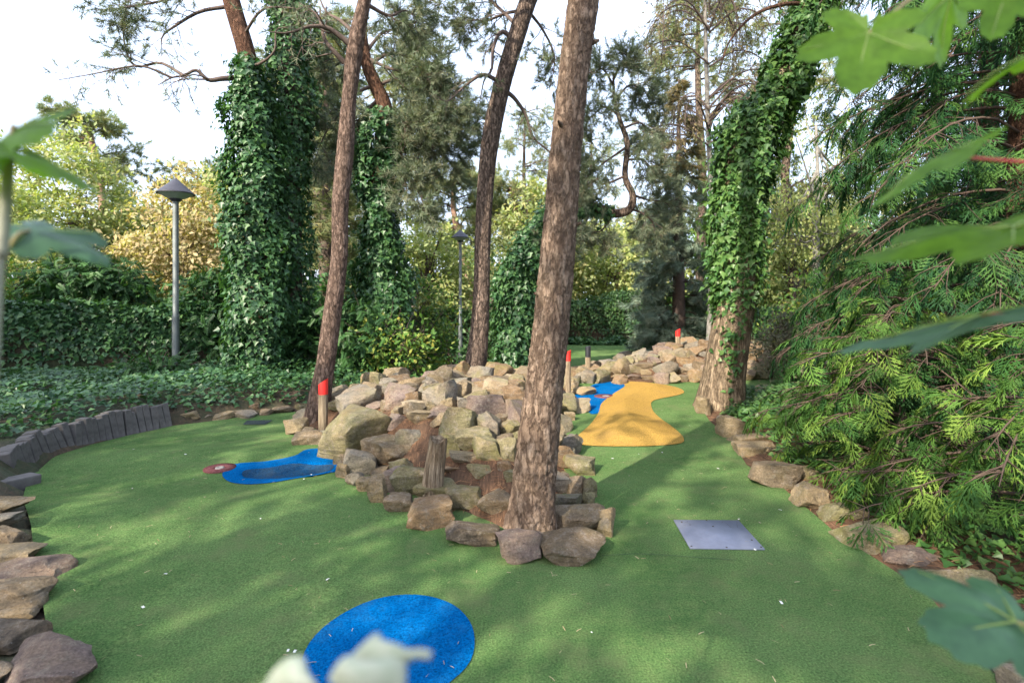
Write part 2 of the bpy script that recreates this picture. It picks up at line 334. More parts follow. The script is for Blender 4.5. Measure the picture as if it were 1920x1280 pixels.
def zM(xy):
    xy = np.atleast_2d(xy); d = sdist(xy, MOUND); top = np.interp(xy[:, 1], [3.3, 3.9, 4.6, 5.6, 6.6, 8.5, 10.5], [.10, .17, .28, .44, .46, .34, .18])*(1-.62*sm(.1, .9, xy[:, 0])*sm(6.5, 8.2, xy[:, 1]))
    z = zT(xy)-.08+(top+.08)*sm(-.05, .75, d)+.04*vnoise(np.c_[xy*2.2, np.zeros(len(xy))], 9)*sm(.1, .4, d)
    return np.where(d > -.1, z, -9)
def zF(xy):
    xy = np.atleast_2d(xy); d = sdist(xy, FARM); z = -.05+np.interp(xy[:, 0], [1.2, 2.0, 3.2, 4.4, 6], [.08, .20, .38, .50, .46])*sm(-.05, 1.15, d)
    return np.where(d > -.1, z, -9)
def zG(xy):
    xy = np.atleast_2d(xy); x, y = xy[:, 0], xy[:, 1]; d = -sdist(xy, TURF)
    left = sm(-1.0, -2.6, x)*sm(9.6, 8.6, y+.25*(x+3)*0)
    left = sm(-2.9, -3.6, x)*sm(3.0, 5.0, y)
    bank = (.05+.20*left)*sm(.02, .2, d)+.10*sm(.1, 1.5, d)*sm(1.0, 2.0, x)*sm(11, 8, y)+.05*vnoise(np.c_[xy*.5, 0*x], 4)*sm(.1, 1, d)
    dip = -1.0*sm(11.5, 20, y)*sm(.6, -1.4, x)*sm(-9, -6, x)
    z = zT(xy)*(1-sm(0, .5, d))-.05+bank+dip
    far = sm(30, 60, np.hypot(x, y)); return z*(1-far)-.05*far
def zS(xy): return np.maximum(np.maximum(zM(xy), zF(xy)), np.where(sdist(xy, TURF) > 0, zT(xy), zG(xy)))
def g3(x, y, dz=0.0): return np.array([x, y, float(zS((x, y))[0])+dz])
def hit(px, py, tmax=22):
    t = np.arange(1.6, tmax, .02); x = (px-960)/F*t; z = CAM_H-(py-HOR)/F*t
    zz = zS(np.c_[x, t]); k = np.argmax(z <= zz)
    if not (z <= zz).any(): k = len(t)-1
    return np.array([x[k], t[k], zz[k]])
def sheet(poly, zf, grid, dz=0.0, smooth=True):
    seg = []
    for a, b in zip(poly, np.roll(poly, -1, 0)):
        n = max(1, int(np.linalg.norm(b-a)/grid)); seg += [a+(b-a)*k/n for k in range(n)]
    seg = np.array(seg); lo, hi = seg.min(0), seg.max(0)
    gx, gy = np.meshgrid(np.arange(lo[0], hi[0], grid), np.arange(lo[1], hi[1], grid)); q = np.c_[gx.ravel(), gy.ravel()]
    q = q+rng.uniform(-.2, .2, q.shape)*grid; q = q[sdist(q, seg) > grid*.45]
    pts = np.vstack([seg, q]); n = len(seg)
    r = delaunay_2d_cdt([Vector(p) for p in pts], [(i, (i+1) % n) for i in range(n)], [], 1, 1e-5)
    v = np.array([tuple(p) for p in r[0]]); f = np.array([t for t in r[2] if len(t) == 3])
    return np.c_[v, zf(v)+dz], f, n
def sheet_obj(name, poly, zf, grid, dz, mat, **kw):
    V, Fc, n = sheet(poly, zf, grid, dz); return obj(name, mesh(name, V, Fc, True), mat, **kw)

# ground: one sheet, fine near the course, coarse out to the horizon
ax = np.concatenate([np.linspace(-260, -30, 16)[:-1], np.linspace(-30, -8, 23)[:-1], np.arange(-8, 7, .19), np.linspace(7, 30, 24), np.linspace(30, 260, 16)[1:]])
ay = np.concatenate([np.linspace(-200, -12, 12)[:-1], np.linspace(-12, .5, 13)[:-1], np.arange(.5, 14, .19), np.linspace(14, 40, 40), np.linspace(40, 420, 20)[1:]])
gx, gy = np.meshgrid(ax, ay); q = np.c_[gx.ravel(), gy.ravel()]
zz = zG(q); inn = sdist(q, TURF) > .12; zz = np.where(inn, zz-.25, zz)
i = (np.arange(len(ay)-1)[:, None]*len(ax)+np.arange(len(ax)-1)[None]).ravel()
obj('ground', mesh('ground', np.c_[q, zz], np.stack([i, i+1, i+1+len(ax), i+len(ax)], -1), True), M_ground, kind='structure')
V, Fc, n = sheet(TURF, lambda v: zT(v)-.02*sm(.1, .2, np.maximum(sdist(v, BLUE_R), sdist(v, BLUE_F))), .09, 0)
Fc = Fc[sdist(V[Fc].mean(1)[:, :2], BLUE_L) < .075]; obj('putting_green', mesh('putting_green', V, Fc, True), M_turf, kind='structure')   # the carpet is cut out under the sunken tongue
FARG = np.array([(.2, 13.5), (1.6, 12.6), (6.5, 14.2), (6.8, 18.4), (3.0, 19.2), (.2, 19.2)])
sheet_obj('far_putting_green', smooth_poly(FARG, 3), lambda v: .04+0*v[:, 0], .5, 0, M_turf, kind='structure')
sheet_obj('earth_mound', MOUND, zM, .10, 0, M_soil, kind='structure')
sheet_obj('far_earth_mound', FARM, zF, .16, 0, M_soil, kind='structure')
# soil strip behind the stones on the right
STRIP = np.array([G(*p) for p in [(1312, 768), (1330, 795), (1368, 828), (1400, 874), (1462, 912), (1525, 964), (1575, 1007), (1655, 1057), (1735, 1110), (1775, 1157), (1835, 1240)]])
outer = STRIP[::-1]+np.array([.95, .25]); SOIL = np.vstack([STRIP, outer])
sheet_obj('needle_strewn_soil', SOIL, zG, .12, .025, M_soil, kind='structure')

# coloured turf inlays and covers
sheet_obj('blue_turf_inlay', BLUE_F, zT, .05, .006, M_blue, label='blue oval turf patch in the foreground at the bottom of the photo', cat='turf patch')
sheet_obj('blue_turf_inlay', BLUE_L, zT, .025, .006, M_blue, label='blue turf tongue with a sunken hollow, running up to the big boulder', cat='turf patch')
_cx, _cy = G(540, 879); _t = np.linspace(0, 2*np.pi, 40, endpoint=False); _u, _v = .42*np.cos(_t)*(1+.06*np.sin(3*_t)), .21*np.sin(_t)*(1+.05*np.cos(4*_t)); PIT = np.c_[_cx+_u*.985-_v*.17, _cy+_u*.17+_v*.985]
sheet_obj('hollow_floor', PIT, zT, .04, .011, M_bluedark, parent=bpy.data.objects['blue_turf_inlay.001'], label='dark grey-blue floor of the sunken hollow')  # darker grey-blue sheet over the floor of the hollow
sheet_obj('blue_turf_inlay', BLUE_R, zT, .06, .006, M_blue, label='blue turf patch between the rocks and the yellow hump', cat='turf patch')
def zY(v):
    d = sdist(v, YEL); return zT(v)+.008+.20*sm(-.05, .95, d)*(.75+.25*sm(9.6, 8.2, v[:, 1]))
sheet_obj('yellow_turf_hump', YEL, zY, .06, 0, M_yellow, label='yellow hourglass-shaped turf hump on the right-hand lane', cat='turf hump')
def ring(px, py, r0, r1, label):
    x, y = G(px, py); z = float(zT((x, y))[0])+.008
    r = root('cup_ring', (x, y, z), label, 'hole ring')
    V, Fq = lathe([(r1, -.008), (r1, .004), (r0+.01, .006), (r0, .002), (r0, -.01)], 28); obj('collar', mesh('collar', V, Fq, True), M_red, r)
    V, Fq = lathe([(r0-.004, -.008), (r0-.012, .008), (r0-.03, .008), (r0-.034, -.004), (.001, -.006)], 24); obj('cup', mesh('cup', V, Fq, True), simple('pale_cup', (.22, .2, .19), .7), r)
ring(412, 875.5, .05, .145, 'faded red ring round the hole beside the left blue tongue')
ring(1136, 740, .07, .2, 'small red ring on the blue patch by the yellow hump')

M_steel = simple('brushed_steel', (.225, .245, .315), .8, 0, .2, 9, .0006, 14)
M_screw = simple('dark_screw', (.06, .055, .05), .6, .3)
c4 = np.array([G(1263, 976), G(1385, 977), G(1434, 1031), G(1294, 1029)]); pc = c4.mean(0)
pz = float(zT(c4).max())+.006
pr = root('metal_plate', (pc[0], pc[1], pz), 'square galvanised metal plate screwed flat on the green turf', 'plate')
b4 = [(p[0]-pc[0], p[1]-pc[1]) for p in c4]
V = np.array([(x, y, z) for z in (-.006, .003) for x, y in b4]); Fq = np.array([(3, 2, 1, 0), (4, 5, 6, 7), (0, 1, 5, 4), (1, 2, 6, 5), (2, 3, 7, 6), (3, 0, 4, 7)])
obj('plate', mesh('plate', V, Fq[:, ::-1]), M_steel, pr)
A4 = np.array(b4)
def onplate(u, v): return (A4[0]*(1-u)+A4[1]*u)*(1-v)+(A4[3]*(1-u)+A4[2]*u)*v
for u, v in [(.1, .1), (.53, .25), (.03, .95), (.97, .95), (.93, .72), (.5, .02), (.5, .97)]:
    x, y = onplate(u, v); V, Fq = lathe([(.007, 0), (.006, .003), (.0005, .0035)], 10, (x, y, .003)); obj('screw', mesh('screw', V, Fq, True), M_screw, pr)
M_ink = simple('faded_ink', (.13, .14, .18), .7, 0, .3)
def stroke(pts):
    p = resample(np.array([(*onplate(u, v), .0042) for u, v in pts]), 14); V, Fq = tube(p, .0022, 4); V[:, 2] = .0032+(V[:, 2]-.0042)*.3+.0004; return V, Fq
obj('number_three', mesh('number_three', *join([stroke([(.10, .05), (.17, .03), (.20, .08), (.13, .12), (.19, .14), (.21, .2), (.15, .24), (.10, .2)])])), M_ink, pr)
obj('number_seventeen', mesh('number_seventeen', *join([stroke([(.72, .09), (.75, .05), (.77, .14), (.79, .27)]), stroke([(.75, .28), (.83, .28)]), stroke([(.80, .04), (.88, .03), (.96, .04)]), stroke([(.96, .04), (.92, .15), (.885, .28)])])), M_ink, pr)
d4 = [G(455, 795), G(497, 795), G(512, 787.5), G(463, 788.5)]
V, Fc, n = sheet(np.array(d4), zT, .1, .008); obj('rubber_mat', mesh('rubber_mat', V, Fc), M_dark, label='small dark grey mat let into the far end of the left turf', cat='mat')

# glued seams of the carpet
def seam(pts):
    p = resample(np.array([G(*q) for q in pts]), 60); t = np.gradient(p, axis=0); t /= np.linalg.norm(t, axis=1)[:, None]; n_ = np.c_[-t[:, 1], t[:, 0]]*.0026
    p = p+(.012*vnoise(np.c_[p*2.5, 0*p[:, :1]], 3))[:, None]*n_/.0026
    V = np.vstack([np.c_[p+n_, zT(p+n_)+.005], np.c_[p-n_, zT(p-n_)+.005]]); i = np.arange(59); obj('turf_seam', mesh('turf_seam', V, np.stack([i, i+1, i+61, i+60], -1)), M_seam, kind='structure')
M_seam = simple('seam_glue', (.07, .13, .055), .95, 0, .5, 9, 0)
seam([(92, 868), (150, 850), (220, 832), (300, 816), (380, 806)]); seam([(1128, 1042), (1200, 1038), (1300, 1044), (1380, 1050)])
# ------------------------------------------------------------------ rocks
def rock_mesh(seed, sub=4, block=.62, rough=.075):
    r = np.random.default_rng(seed); bm = bmesh.new(); bmesh.ops.create_icosphere(bm, subdivisions=sub, radius=1.0)
    V = np.array([v.co[:] for v in bm.verts])*1.25
    pl = [np.array(a, float)+r.normal(0, .22, 3) for a in [(1, 0, 0), (-1, 0, 0), (0, 1, 0), (0, -1, 0), (0, 0, 1), (0, 0, -1)]]
    pl = [(n/np.linalg.norm(n), block+r.uniform(-.1, .16)) for n in pl]
    for k in range(9):
        n = r.normal(size=3); n /= np.linalg.norm(n); pl.append((n, r.uniform(.60, .95)))
    for n, c in pl:
        d = V@n; V = V-np.where(d > c, (d-c)*.97, 0)[:, None]*n
    nr = V/np.linalg.norm(V, axis=1)[:, None]
    V = V+nr*(rough*fbm(V*2.4+seed, 3, seed % 97)+.35*rough*vnoise(V*9+seed, 5))[:, None]
    lo, hi = V.min(0), V.max(0); V = (V-(lo+hi)/2)/((hi-lo)/2)
    for v, co in zip(bm.verts, V): v.co = co
    m = bpy.data.meshes.new('rock'); bm.to_mesh(m); bm.free(); m.shade_smooth(); m.set_sharp_from_angle(angle=math.radians(32))
    m.materials.append(M_rock); return m
GC, LC, GF, LF = 'rocks heaped in the central mound', 'central', 'rocks heaped in the far mound', 'far'
ORD = 'first second third fourth fifth sixth seventh eighth ninth tenth eleventh twelfth thirteenth fourteenth fifteenth sixteenth seventeenth eighteenth nineteenth twentieth twenty-first twenty-second twenty-third twenty-fourth twenty-fifth twenty-sixth twenty-seventh'.split()
ROCKV = [rock_mesh(100+k, 4 if k < 8 else 3) for k in range(16)]
PAL = dict(tan=(.37, .29, .175), brown=(.25, .195, .13), grey=(.27, .25, .21), olive=(.26, .24, .13), purple=(.25, .19, .17), pale=(.46, .39, .27), rust=(.30, .20, .115), dark=(.16, .13, .10))
KEYS = list(PAL); rocks = []
def rock(c, dims, m, colour=None, algae=None, rz=0.0, tilt=(0, 0), label=None, group=None):
    o = bpy.data.objects.new('rock', m); COL.objects.link(o); o.location = c; o.scale = [d/2 for d in dims]; o.rotation_euler = (tilt[0], tilt[1], rz)
    k = colour or KEYS[int(rng.integers(len(KEYS)-1))]; b = np.array(PAL[k])*rng.uniform(.62, .98)
    o.color = (*b, rng.uniform(.1, .75) if algae is None else algae)
    if group in (GC, GF) and label in (LC, LF):
        px, py = 960+F*c[0]/c[1], HOR+F*(CAM_H-c[2])/c[1]; size = 'small' if max(dims[:2])*F/c[1] < 32 else 'large' if max(dims[:2])*F/c[1] > 62 else 'medium'
        word = dict(tan='tan', brown='brown', grey='grey', olive='olive', purple='purplish', pale='pale', rust='rust-brown', dark='dark')[k]
        if label == LC:
            zone = ('behind the left end' if px < 700 and py < 745 else 'on the left flank' if px < 740 else 'on the crest left of the middle pine' if px < 870 and py < 760 else 'on the crest under the middle pine' if px < 985 and py < 760 else 'around the wooden stump' if px < 880 else 'in the hollow left of the thick pine' if px < 1000 else 'on the far right end by the blue patch' if py < 790 else 'on the right flank')
            label = f'{size} {word} rock {zone} of the central mound'
        else:
            zone = ('at the left foot' if px < 1130 and py > 690 else 'on the left crest' if px < 1190 and py < 680 else 'low in the middle' if px < 1300 and py > 680 else 'on the middle crest' if px < 1310 else 'behind the ivy trunk' if px < 1420 else 'right of the ivy trunk')
            label = f'{size} {word} rock {zone} in the far mound'
    tag(o, label, 'rock', group); rocks.append((np.array(c), max(dims[0], dims[1])/2)); return o
def prock(bx, colour=None, label=None, group=None, algae=None, depth=.8, seed=None, sub=4, block=.62, tilt=None):
    x0, y0, x1, y1 = bx; h = hit((x0+x1)/2, y1-1); d = h[1]; w = (x1-x0)*d/F; ap = (y1-y0)*d/F; slope = (y1-HOR)/F
    dep = depth*w; d2 = d+dep/2; w = (x1-x0)*d2/F; ap = (y1-y0)*d2/F
    hz = max(.55*ap, ap-dep*slope*.8); m = rock_mesh(seed, sub, block) if seed else ROCKV[int(rng.integers(8))]
    t = tilt or (rng.normal(0, .06), rng.normal(0, .08)); sink = .12*hz
    return rock((((x0+x1)/2-960)/F*d2, d2, h[2]+hz/2-sink), (w*1.16, dep*1.2, hz*1.06+sink), m, colour, algae, rng.normal(0, .18), t, label, group)
def c5(l): return [520+l[0]/2.909, 660+l[1]/2.909, 520+l[2]/2.909, 660+l[3]/2.909]
HERO = [
 ((1215, 945, 1440, 1155), 'purple', 'squarish block with a purplish top at the front tip, left of its twin', .1),
 ((1445, 965, 1775, 1180), 'brown', 'large squared brown block at the very front of the mound', .2),
 ((1500, 805, 1775, 1010), 'brown', 'large slanting rock right behind the front block, beside the thick pine', .3),
 ((1735, 835, 1840, 1020), 'tan', 'pale upright rock at the right front corner of the mound', .2),
 ((935, 910, 1195, 1060), 'dark', 'dark brown lens-shaped rock on the turf edge left of the thick pine', .2),
 ((925, 715, 1130, 870), 'olive', 'smooth grey-green egg-shaped rock left of the thick pine', .9),
 ((780, 680, 1035, 815), 'olive', 'broad olive-brown rock behind the grey-green egg-shaped one', .6),
 ((630, 590, 815, 790), 'olive', 'yellow-green pointed rock in front of the wooden stump', 1.0),
 ((720, 785, 960, 970), 'rust', 'big rust-brown rock at the turf edge below the pointed yellow-green one', .1),
 ((595, 765, 740, 885), 'brown', None, None), ((505, 660, 590, 825), 'tan', 'narrow pale upright slab on the left edge of the mound', .2),
 ((580, 615, 705, 770), 'purple', 'reddish wedge-shaped slab leaning beside the narrow pale one', .1), ((440, 670, 520, 770), 'tan', None, None), ((495, 625, 615, 690), 'brown', None, None),
 ((375, 510, 540, 680), 'grey', 'mottled grey rock next to the right end of the big boulder', .2), ((490, 440, 765, 635), 'brown', 'large rounded brown rock left of the wooden stump', .2),
 ((380, 640, 470, 735), 'grey', None, None), ((330, 600, 400, 690), 'tan', None, None), ((315, 550, 380, 620), 'brown', None, None),
 ((590, 330, 690, 420), 'purple', None, None), ((650, 400, 790, 520), 'grey', 'light grey rock just behind the wooden stump on its left', .3), ((695, 310, 845, 390), 'tan', None, None), ((675, 270, 850, 325), 'pale', 'flat pale tan slab lying above the wooden stump', .0),
 ((445, 165, 570, 265), 'brown', 'round brown rock crowning the left end of the mound', .2), ((370, 215, 450, 280), 'brown', None, None), ((545, 170, 630, 225), 'brown', None, None), ((640, 165, 780, 250), 'brown', None, None), ((560, 230, 690, 270), 'brown', None, None),
 ((460, 265, 600, 330), 'purple', None, None), ((560, 255, 620, 320), 'brown', None, None), ((1040, 215, 1240, 370), 'purple', 'big purplish pyramid-shaped rock at the top centre of the mound', .0),
 ((955, 170, 1125, 245), 'pale', 'long pale tan rock on the crest left of the thick pine', .1), ((980, 240, 1050, 315), 'grey', 'small flat greenish-grey rock beside the purplish pyramid', .7), ((920, 320, 1025, 400), 'tan', None, None), ((1020, 350, 1180, 415), 'grey', 'light grey rock below the purplish pyramid', .1),
 ((850, 205, 950, 255), 'brown', None, None), ((890, 240, 975, 320), 'tan', None, None), ((1250, 245, 1350, 350), 'brown', None, None), ((1120, 180, 1300, 230), 'tan', None, None), ((1170, 330, 1280, 400), 'brown', None, None),
 ((1210, 370, 1320, 470), 'olive', 'yellowish rounded rock touching the left side of the thick pine', .9), ((985, 400, 1170, 545), 'olive', None, None), ((1075, 455, 1210, 605), 'olive', 'faceted olive-green rock in the hollow left of the thick pine', .9), ((1195, 455, 1310, 595), 'olive', None, None), ((890, 435, 990, 575), 'olive', 'dark olive upright rock against the right side of the stump', .6),
 ((945, 530, 1100, 610), 'pale', 'pale pointed wedge lying on the needles right of the stump', .5), ((1045, 615, 1195, 690), 'olive', None, None), ((855, 625, 1030, 665), 'rust', None, None), ((1205, 590, 1275, 650), 'rust', None, None), ((1235, 640, 1310, 720), 'olive', None, None),
 ((1095, 750, 1290, 895), 'brown', 'brown ledge-like rock touching the left foot of the thick pine', .1),
 ((1570, 560, 1725, 680), 'olive', 'olive flat-topped rock on the right flank behind the thick pine', .7), ((1560, 670, 1680, 790), 'brown', None, None), ((1665, 670, 1740, 800), 'olive', None, None), ((1520, 640, 1590, 750), 'brown', None, None), ((1510, 780, 1660, 850), 'brown', None, None), ((1670, 760, 1735, 850), 'olive', None, None),
 ((1410, 890, 1475, 965), 'tan', 'small pinkish stone at the foot of the thick pine', .0), ((1555, 430, 1660, 560), 'grey', None, None), ((1550, 500, 1610, 600), 'grey', None, None), ((1550, 260, 1705, 335), 'pale', 'long pale sunlit rock beside the neck of the yellow hump', .2), ((1560, 320, 1620, 380), 'tan', None, None), ((1600, 180, 1730, 240), 'tan', None, None), ((1570, 150, 1640, 220), 'tan', None, None), ((1625, 95, 1730, 175), 'grey', 'grey slab leaning at the far right end of the central mound', .0),
 ((35, 350, 150, 460), 'tan', 'tan rock at the left end of the mound beside the slim leaning pine', .3), ((100, 410, 240, 510), 'brown', 'flat-topped brown rock just in front of the red-topped post', .1), ((280, 250, 375, 330), 'olive', None, None), ((1060, 105, 1130, 150), 'brown', 'small round rock in front of the middle pine on the crest', .0), ((1130, 115, 1260, 155), 'grey', None, None), ((1260, 85, 1350, 160), 'tan', None, None), ((930, 145, 1030, 215), 'brown', None, None), ((870, 130, 940, 170), 'brown', None, None), ((1050, 145, 1200, 185), 'tan', None, None), ((780, 180, 880, 240), 'brown', None, None), ((1280, 160, 1350, 250), 'brown', None, None)]
for k, (b, colr, lab, al) in enumerate(HERO):
    prock(c5(b), colr, lab or LC, None if lab else GC, al, seed=300+k if lab else None)
# the big boulder with a flat sloping front
hb = hit(668, 868)
rock((hb[0]-.03, hb[1]+.40, hb[2]+.17), (1.0, .95, .68), rock_mesh(911, 5, .7, .035), 'olive', .55, .28, (-.10, -.08), 'biggest boulder of the mound, with a split sloping face above the blue tongue')
# fill the gaps
def fill(poly, zf, n, smin, smax, dmin, label, group, seed, test=None):
    r = np.random.default_rng(seed); lo, hi = poly.min(0), poly.max(0); k = 0; tries = 0
    while k < n and tries < 6000:
        tries += 1; q = r.uniform(lo, hi)
        if sdist(q, poly)[0] < .05 or (test and not test(q)): continue
        s = r.uniform(smin, smax)
        if any(np.hypot(*(q-c[:2])) < (rad+s/2)*dmin for c, rad in rocks): continue
        z = float(zf(q)[0]); h = s*r.uniform(.5, .85)
        rock((q[0], q[1], z+h*.3), (s, s*r.uniform(.65, 1), h), ROCKV[int(r.integers(16))], None, None, r.uniform(0, 6.28), (r.normal(0, .2), r.normal(0, .2)), label, group); k += 1
fill(MOUND, zM, 125, .2, .5, .50, LC, GC, 5, lambda q: not ((q[0] > .8 and 7.4 < q[1] < 9.9) or np.hypot(q[0]-.1, q[1]-3.95) < .38 or np.hypot(q[0]+2.6, q[1]-7.2) < .3 or np.hypot(q[0]+.62, q[1]-9.3) < .35 or (q[1] < 4.9 and q[0] > -.5 and q[0] < .2 and q[1] > 4.0) or np.hypot(q[0]+2.34, q[1]-6.65) < .25 or np.hypot(q[0]+.67, q[1]-4.45) < .22))
def c8(l): return [1060+l[0]/6.857, 560+l[1]/6.857, 1060+l[2]/6.857, 560+l[3]/6.857]
for b, colr, lab in [((130, 920, 380, 1097), 'grey', 'grey slab leaning at the left foot of the far mound by the blue patch'), ((405, 900, 610, 1015), 'tan', 'square ochre block low in the far mound behind the blue patch'), ((460, 830, 610, 920), 'purple', None), ((610, 830, 890, 940), 'brown', None), ((900, 810, 1120, 930), 'brown', None), ((1230, 700, 1440, 850), 'brown', 'largest rounded brown rock high in the far mound'), ((1430, 740, 1620, 870), 'rust', 'orange-brown rock near the top of the far mound'), ((1410, 665, 1600, 760), 'pale', None), ((1180, 930, 1345, 1080), 'grey', 'blue-grey pointed rock at the foot of the far mound'), ((1350, 870, 1575, 980), 'brown', None), ((1530, 830, 1710, 970), 'grey', None), ((980, 985, 1180, 1065), 'brown', None), ((780, 970, 980, 1060), 'purple', None), ((610, 965, 780, 1050), 'tan', None), ((410, 1010, 600, 1075), 'brown', None), ((1400, 975, 1555, 1065), 'brown', None), ((1520, 965, 1660, 1050), 'brown', None), ((970, 910, 1090, 990), 'tan', None), ((290, 780, 460, 950), 'brown', None), ((85, 860, 180, 940), 'tan', None), ((700, 660, 890, 760), 'grey', 'grey peaked rock on the left crest of the far mound'), ((1010, 670, 1215, 760), 'grey', None), ((1680, 500, 1830, 560), 'tan', 'pale rounded rock on top of the far mound left of the ivy trunk'), ((1480, 570, 1610, 620), 'rust', None), ((1730, 580, 1870, 660), 'brown', None), ((1710, 670, 1850, 760), 'grey', None)]:
    prock(c8(b), colr, lab or LF, None if lab else GF, .1)
rock(g3(5.55, 11.4, .12), (.6, .5, .5), ROCKV[3], 'purple', .0, .4, (0, .2), 'purple rock in the far mound right of the ivy trunk')
fill(FARM, zF, 125, .3, .6, .46, LF, GF, 8)
# left edge, right edge and back edge
GL = 'rocks lining the left edge of the turf'; LL = 'brown rock in the row along the left edge of the turf'
for k, (b, colr, lab) in enumerate([((-30, 927, 62, 965), 'tan', 'long tan slab ending the left row beside the concrete edging'), ((-30, 955, 52, 992), 'grey', None), ((-10, 980, 60, 1035), 'brown', None), ((-40, 1018, 82, 1064), 'tan', None), ((-20, 1046, 132, 1108), 'purple', 'reddish rock in the left row poking farthest onto the turf'), ((-60, 1078, 92, 1158), 'brown', None), ((5, 1135, 75, 1172), 'tan', None), ((-40, 1160, 84, 1232), 'dark', 'dark grey-brown rock just behind the purple one at bottom left'), ((5, 1203, 190, 1325), 'purple', 'large purple and white-veined rock in the bottom left corner'), ((-120, 1240, 20, 1320), 'brown', None)]):
    b = (b[0]-14, b[1]+4, b[2]-14, b[3])
    prock(b, colr, lab or f'{ORD[k]} rock counted from the far end of the left edge row', GL, .08, seed=420+k, depth=.55)
GR = 'stones edging the right side of the turf'; LR = 'tan stone set low along the right edge of the turf'
for k, (b, colr, lab, al) in enumerate([((1298, 738, 1324, 778), 'tan', 'small pale stone at the left foot of the ivy trunk', .1), ((1335, 770, 1388, 822), 'tan', 'rounded tan stone at the foot of the ivy trunk', .3), ((1358, 806, 1430, 838), 'tan', None, .2), ((1370, 820, 1442, 862), 'tan', 'ochre pointed stone on the right turf edge below the ivy trunk', .2), ((1400, 855, 1482, 915), 'brown', None, .3), ((1482, 868, 1535, 908), 'olive', 'mossy yellow-green stone half hidden under ivy on the right', 1.0), ((1478, 898, 1548, 955), 'tan', None, .4), ((1530, 935, 1604, 990), 'olive', 'mossy stone in the middle of the right turf edge', .9), ((1562, 972, 1672, 1036), 'olive', 'long low mossy stone on the right turf edge', .8), ((1652, 1018, 1752, 1076), 'purple', 'dark purple veined stone beside the big mossy upright one', .0), ((1718, 985, 1792, 1028), 'brown', 'flat brownish stone set back under the cypress sprays', .2), ((1732, 1045, 1826, 1150), 'olive', 'big mossy upright stone at lower right of the turf edge', .9), ((1868, 1235, 1960, 1320), 'grey', 'grey rock in the bottom right corner', .1), ((1600, 815, 1650, 850), 'tan', None, .2), ((1415, 720, 1450, 742), 'tan', 'pale stone lying behind the ivy trunk on its right', .1)]):
    o = prock(b, colr, lab or f'{ORD[k]} stone from the ivy trunk along the right turf edge', GR, al, seed=460+k, depth=.7); o.location.z -= .14*o.scale[2]; o.location.x += .05
GB = 'small rocks along the far edge of the left turf'; LB = 'small rock in the row along the far edge of the left turf'
for k, b in enumerate([(327, 772, 376, 796), (376, 776, 400, 790), (399, 768, 443, 788), (440, 768, 482, 785), (485, 766, 510, 780), (468, 757, 486, 774), (508, 760, 546, 776), (544, 755, 580, 771), (566, 800, 590, 822)]):
    prock(b, ['tan', 'grey', 'tan', 'grey', 'brown', 'rust', 'brown', 'olive', 'brown'][k], 'biggest tan rock at the right end of the concrete edging' if k == 0 else f'{ORD[k]} small rock from the edging blocks along the far turf edge', GB, .2)

# ------------------------------------------------------------------ concrete palisade edging
M_conc = simple('weathered_concrete', (.13, .12, .116), .92, 0, .5, 9, .006, 80)
bl = resample(np.array([G(*p) for p in [(26, 890), (45, 878), (75, 862), (118, 846), (165, 832), (210, 819), (262, 808), (322, 796)]]), 200)
seg = np.r_[0, np.cumsum(np.linalg.norm(np.diff(bl, axis=0), axis=1))]; Ltot = seg[-1]; nb = 27
PM = [bevelled(*box(-.055, .055, -.07, .07, -.12, .30+.012*k), .012) for k in range(4)]
for k in range(nb):
    s = (k+.5)/nb*Ltot; x = np.interp(s, seg, bl[:, 0]); y = np.interp(s, seg, bl[:, 1]); x2 = np.interp(s+.05, seg, bl[:, 0]); y2 = np.interp(s+.05, seg, bl[:, 1])
    a = math.atan2(y2-y, x2-x) if k < nb-1 else a
    nx, ny = -math.sin(a), math.cos(a); lean = (-.24 if k < 11 else -.07)+rng.normal(0, .045)
    lab, grp = f'{ORD[k]} upright concrete block from the near end of the left edging row', 'concrete edging blocks'
    if k == 0: lab, grp = 'end block of the concrete edging nearest the camera, leaning outward', None
    o = obj('edging_block', PM[k % 4], M_conc, loc=(x+nx*.045, y+ny*.045, float(zT((x, y))[0])+rng.uniform(-.03, .0)), label=lab, cat='edging block', group=grp)
    o.rotation_euler = (-.10+rng.normal(0, .05), lean, a+rng.normal(0, .05)); o.scale = (Ltot/nb/.115, 1, rng.uniform(.88, 1.02)*(1.0 if k > 3 else .9))
m = bevelled(*box(-.24, .24, -.085, .085, -.1, .055), .015); x, y = G(24, 915)
o = obj('edging_block', m, M_conc, loc=(x-.08, y, 0.02), label='fallen concrete block lying flat between the edging row and the rocks', cat='edging block'); o.rotation_euler = (0, .05, 1.2)

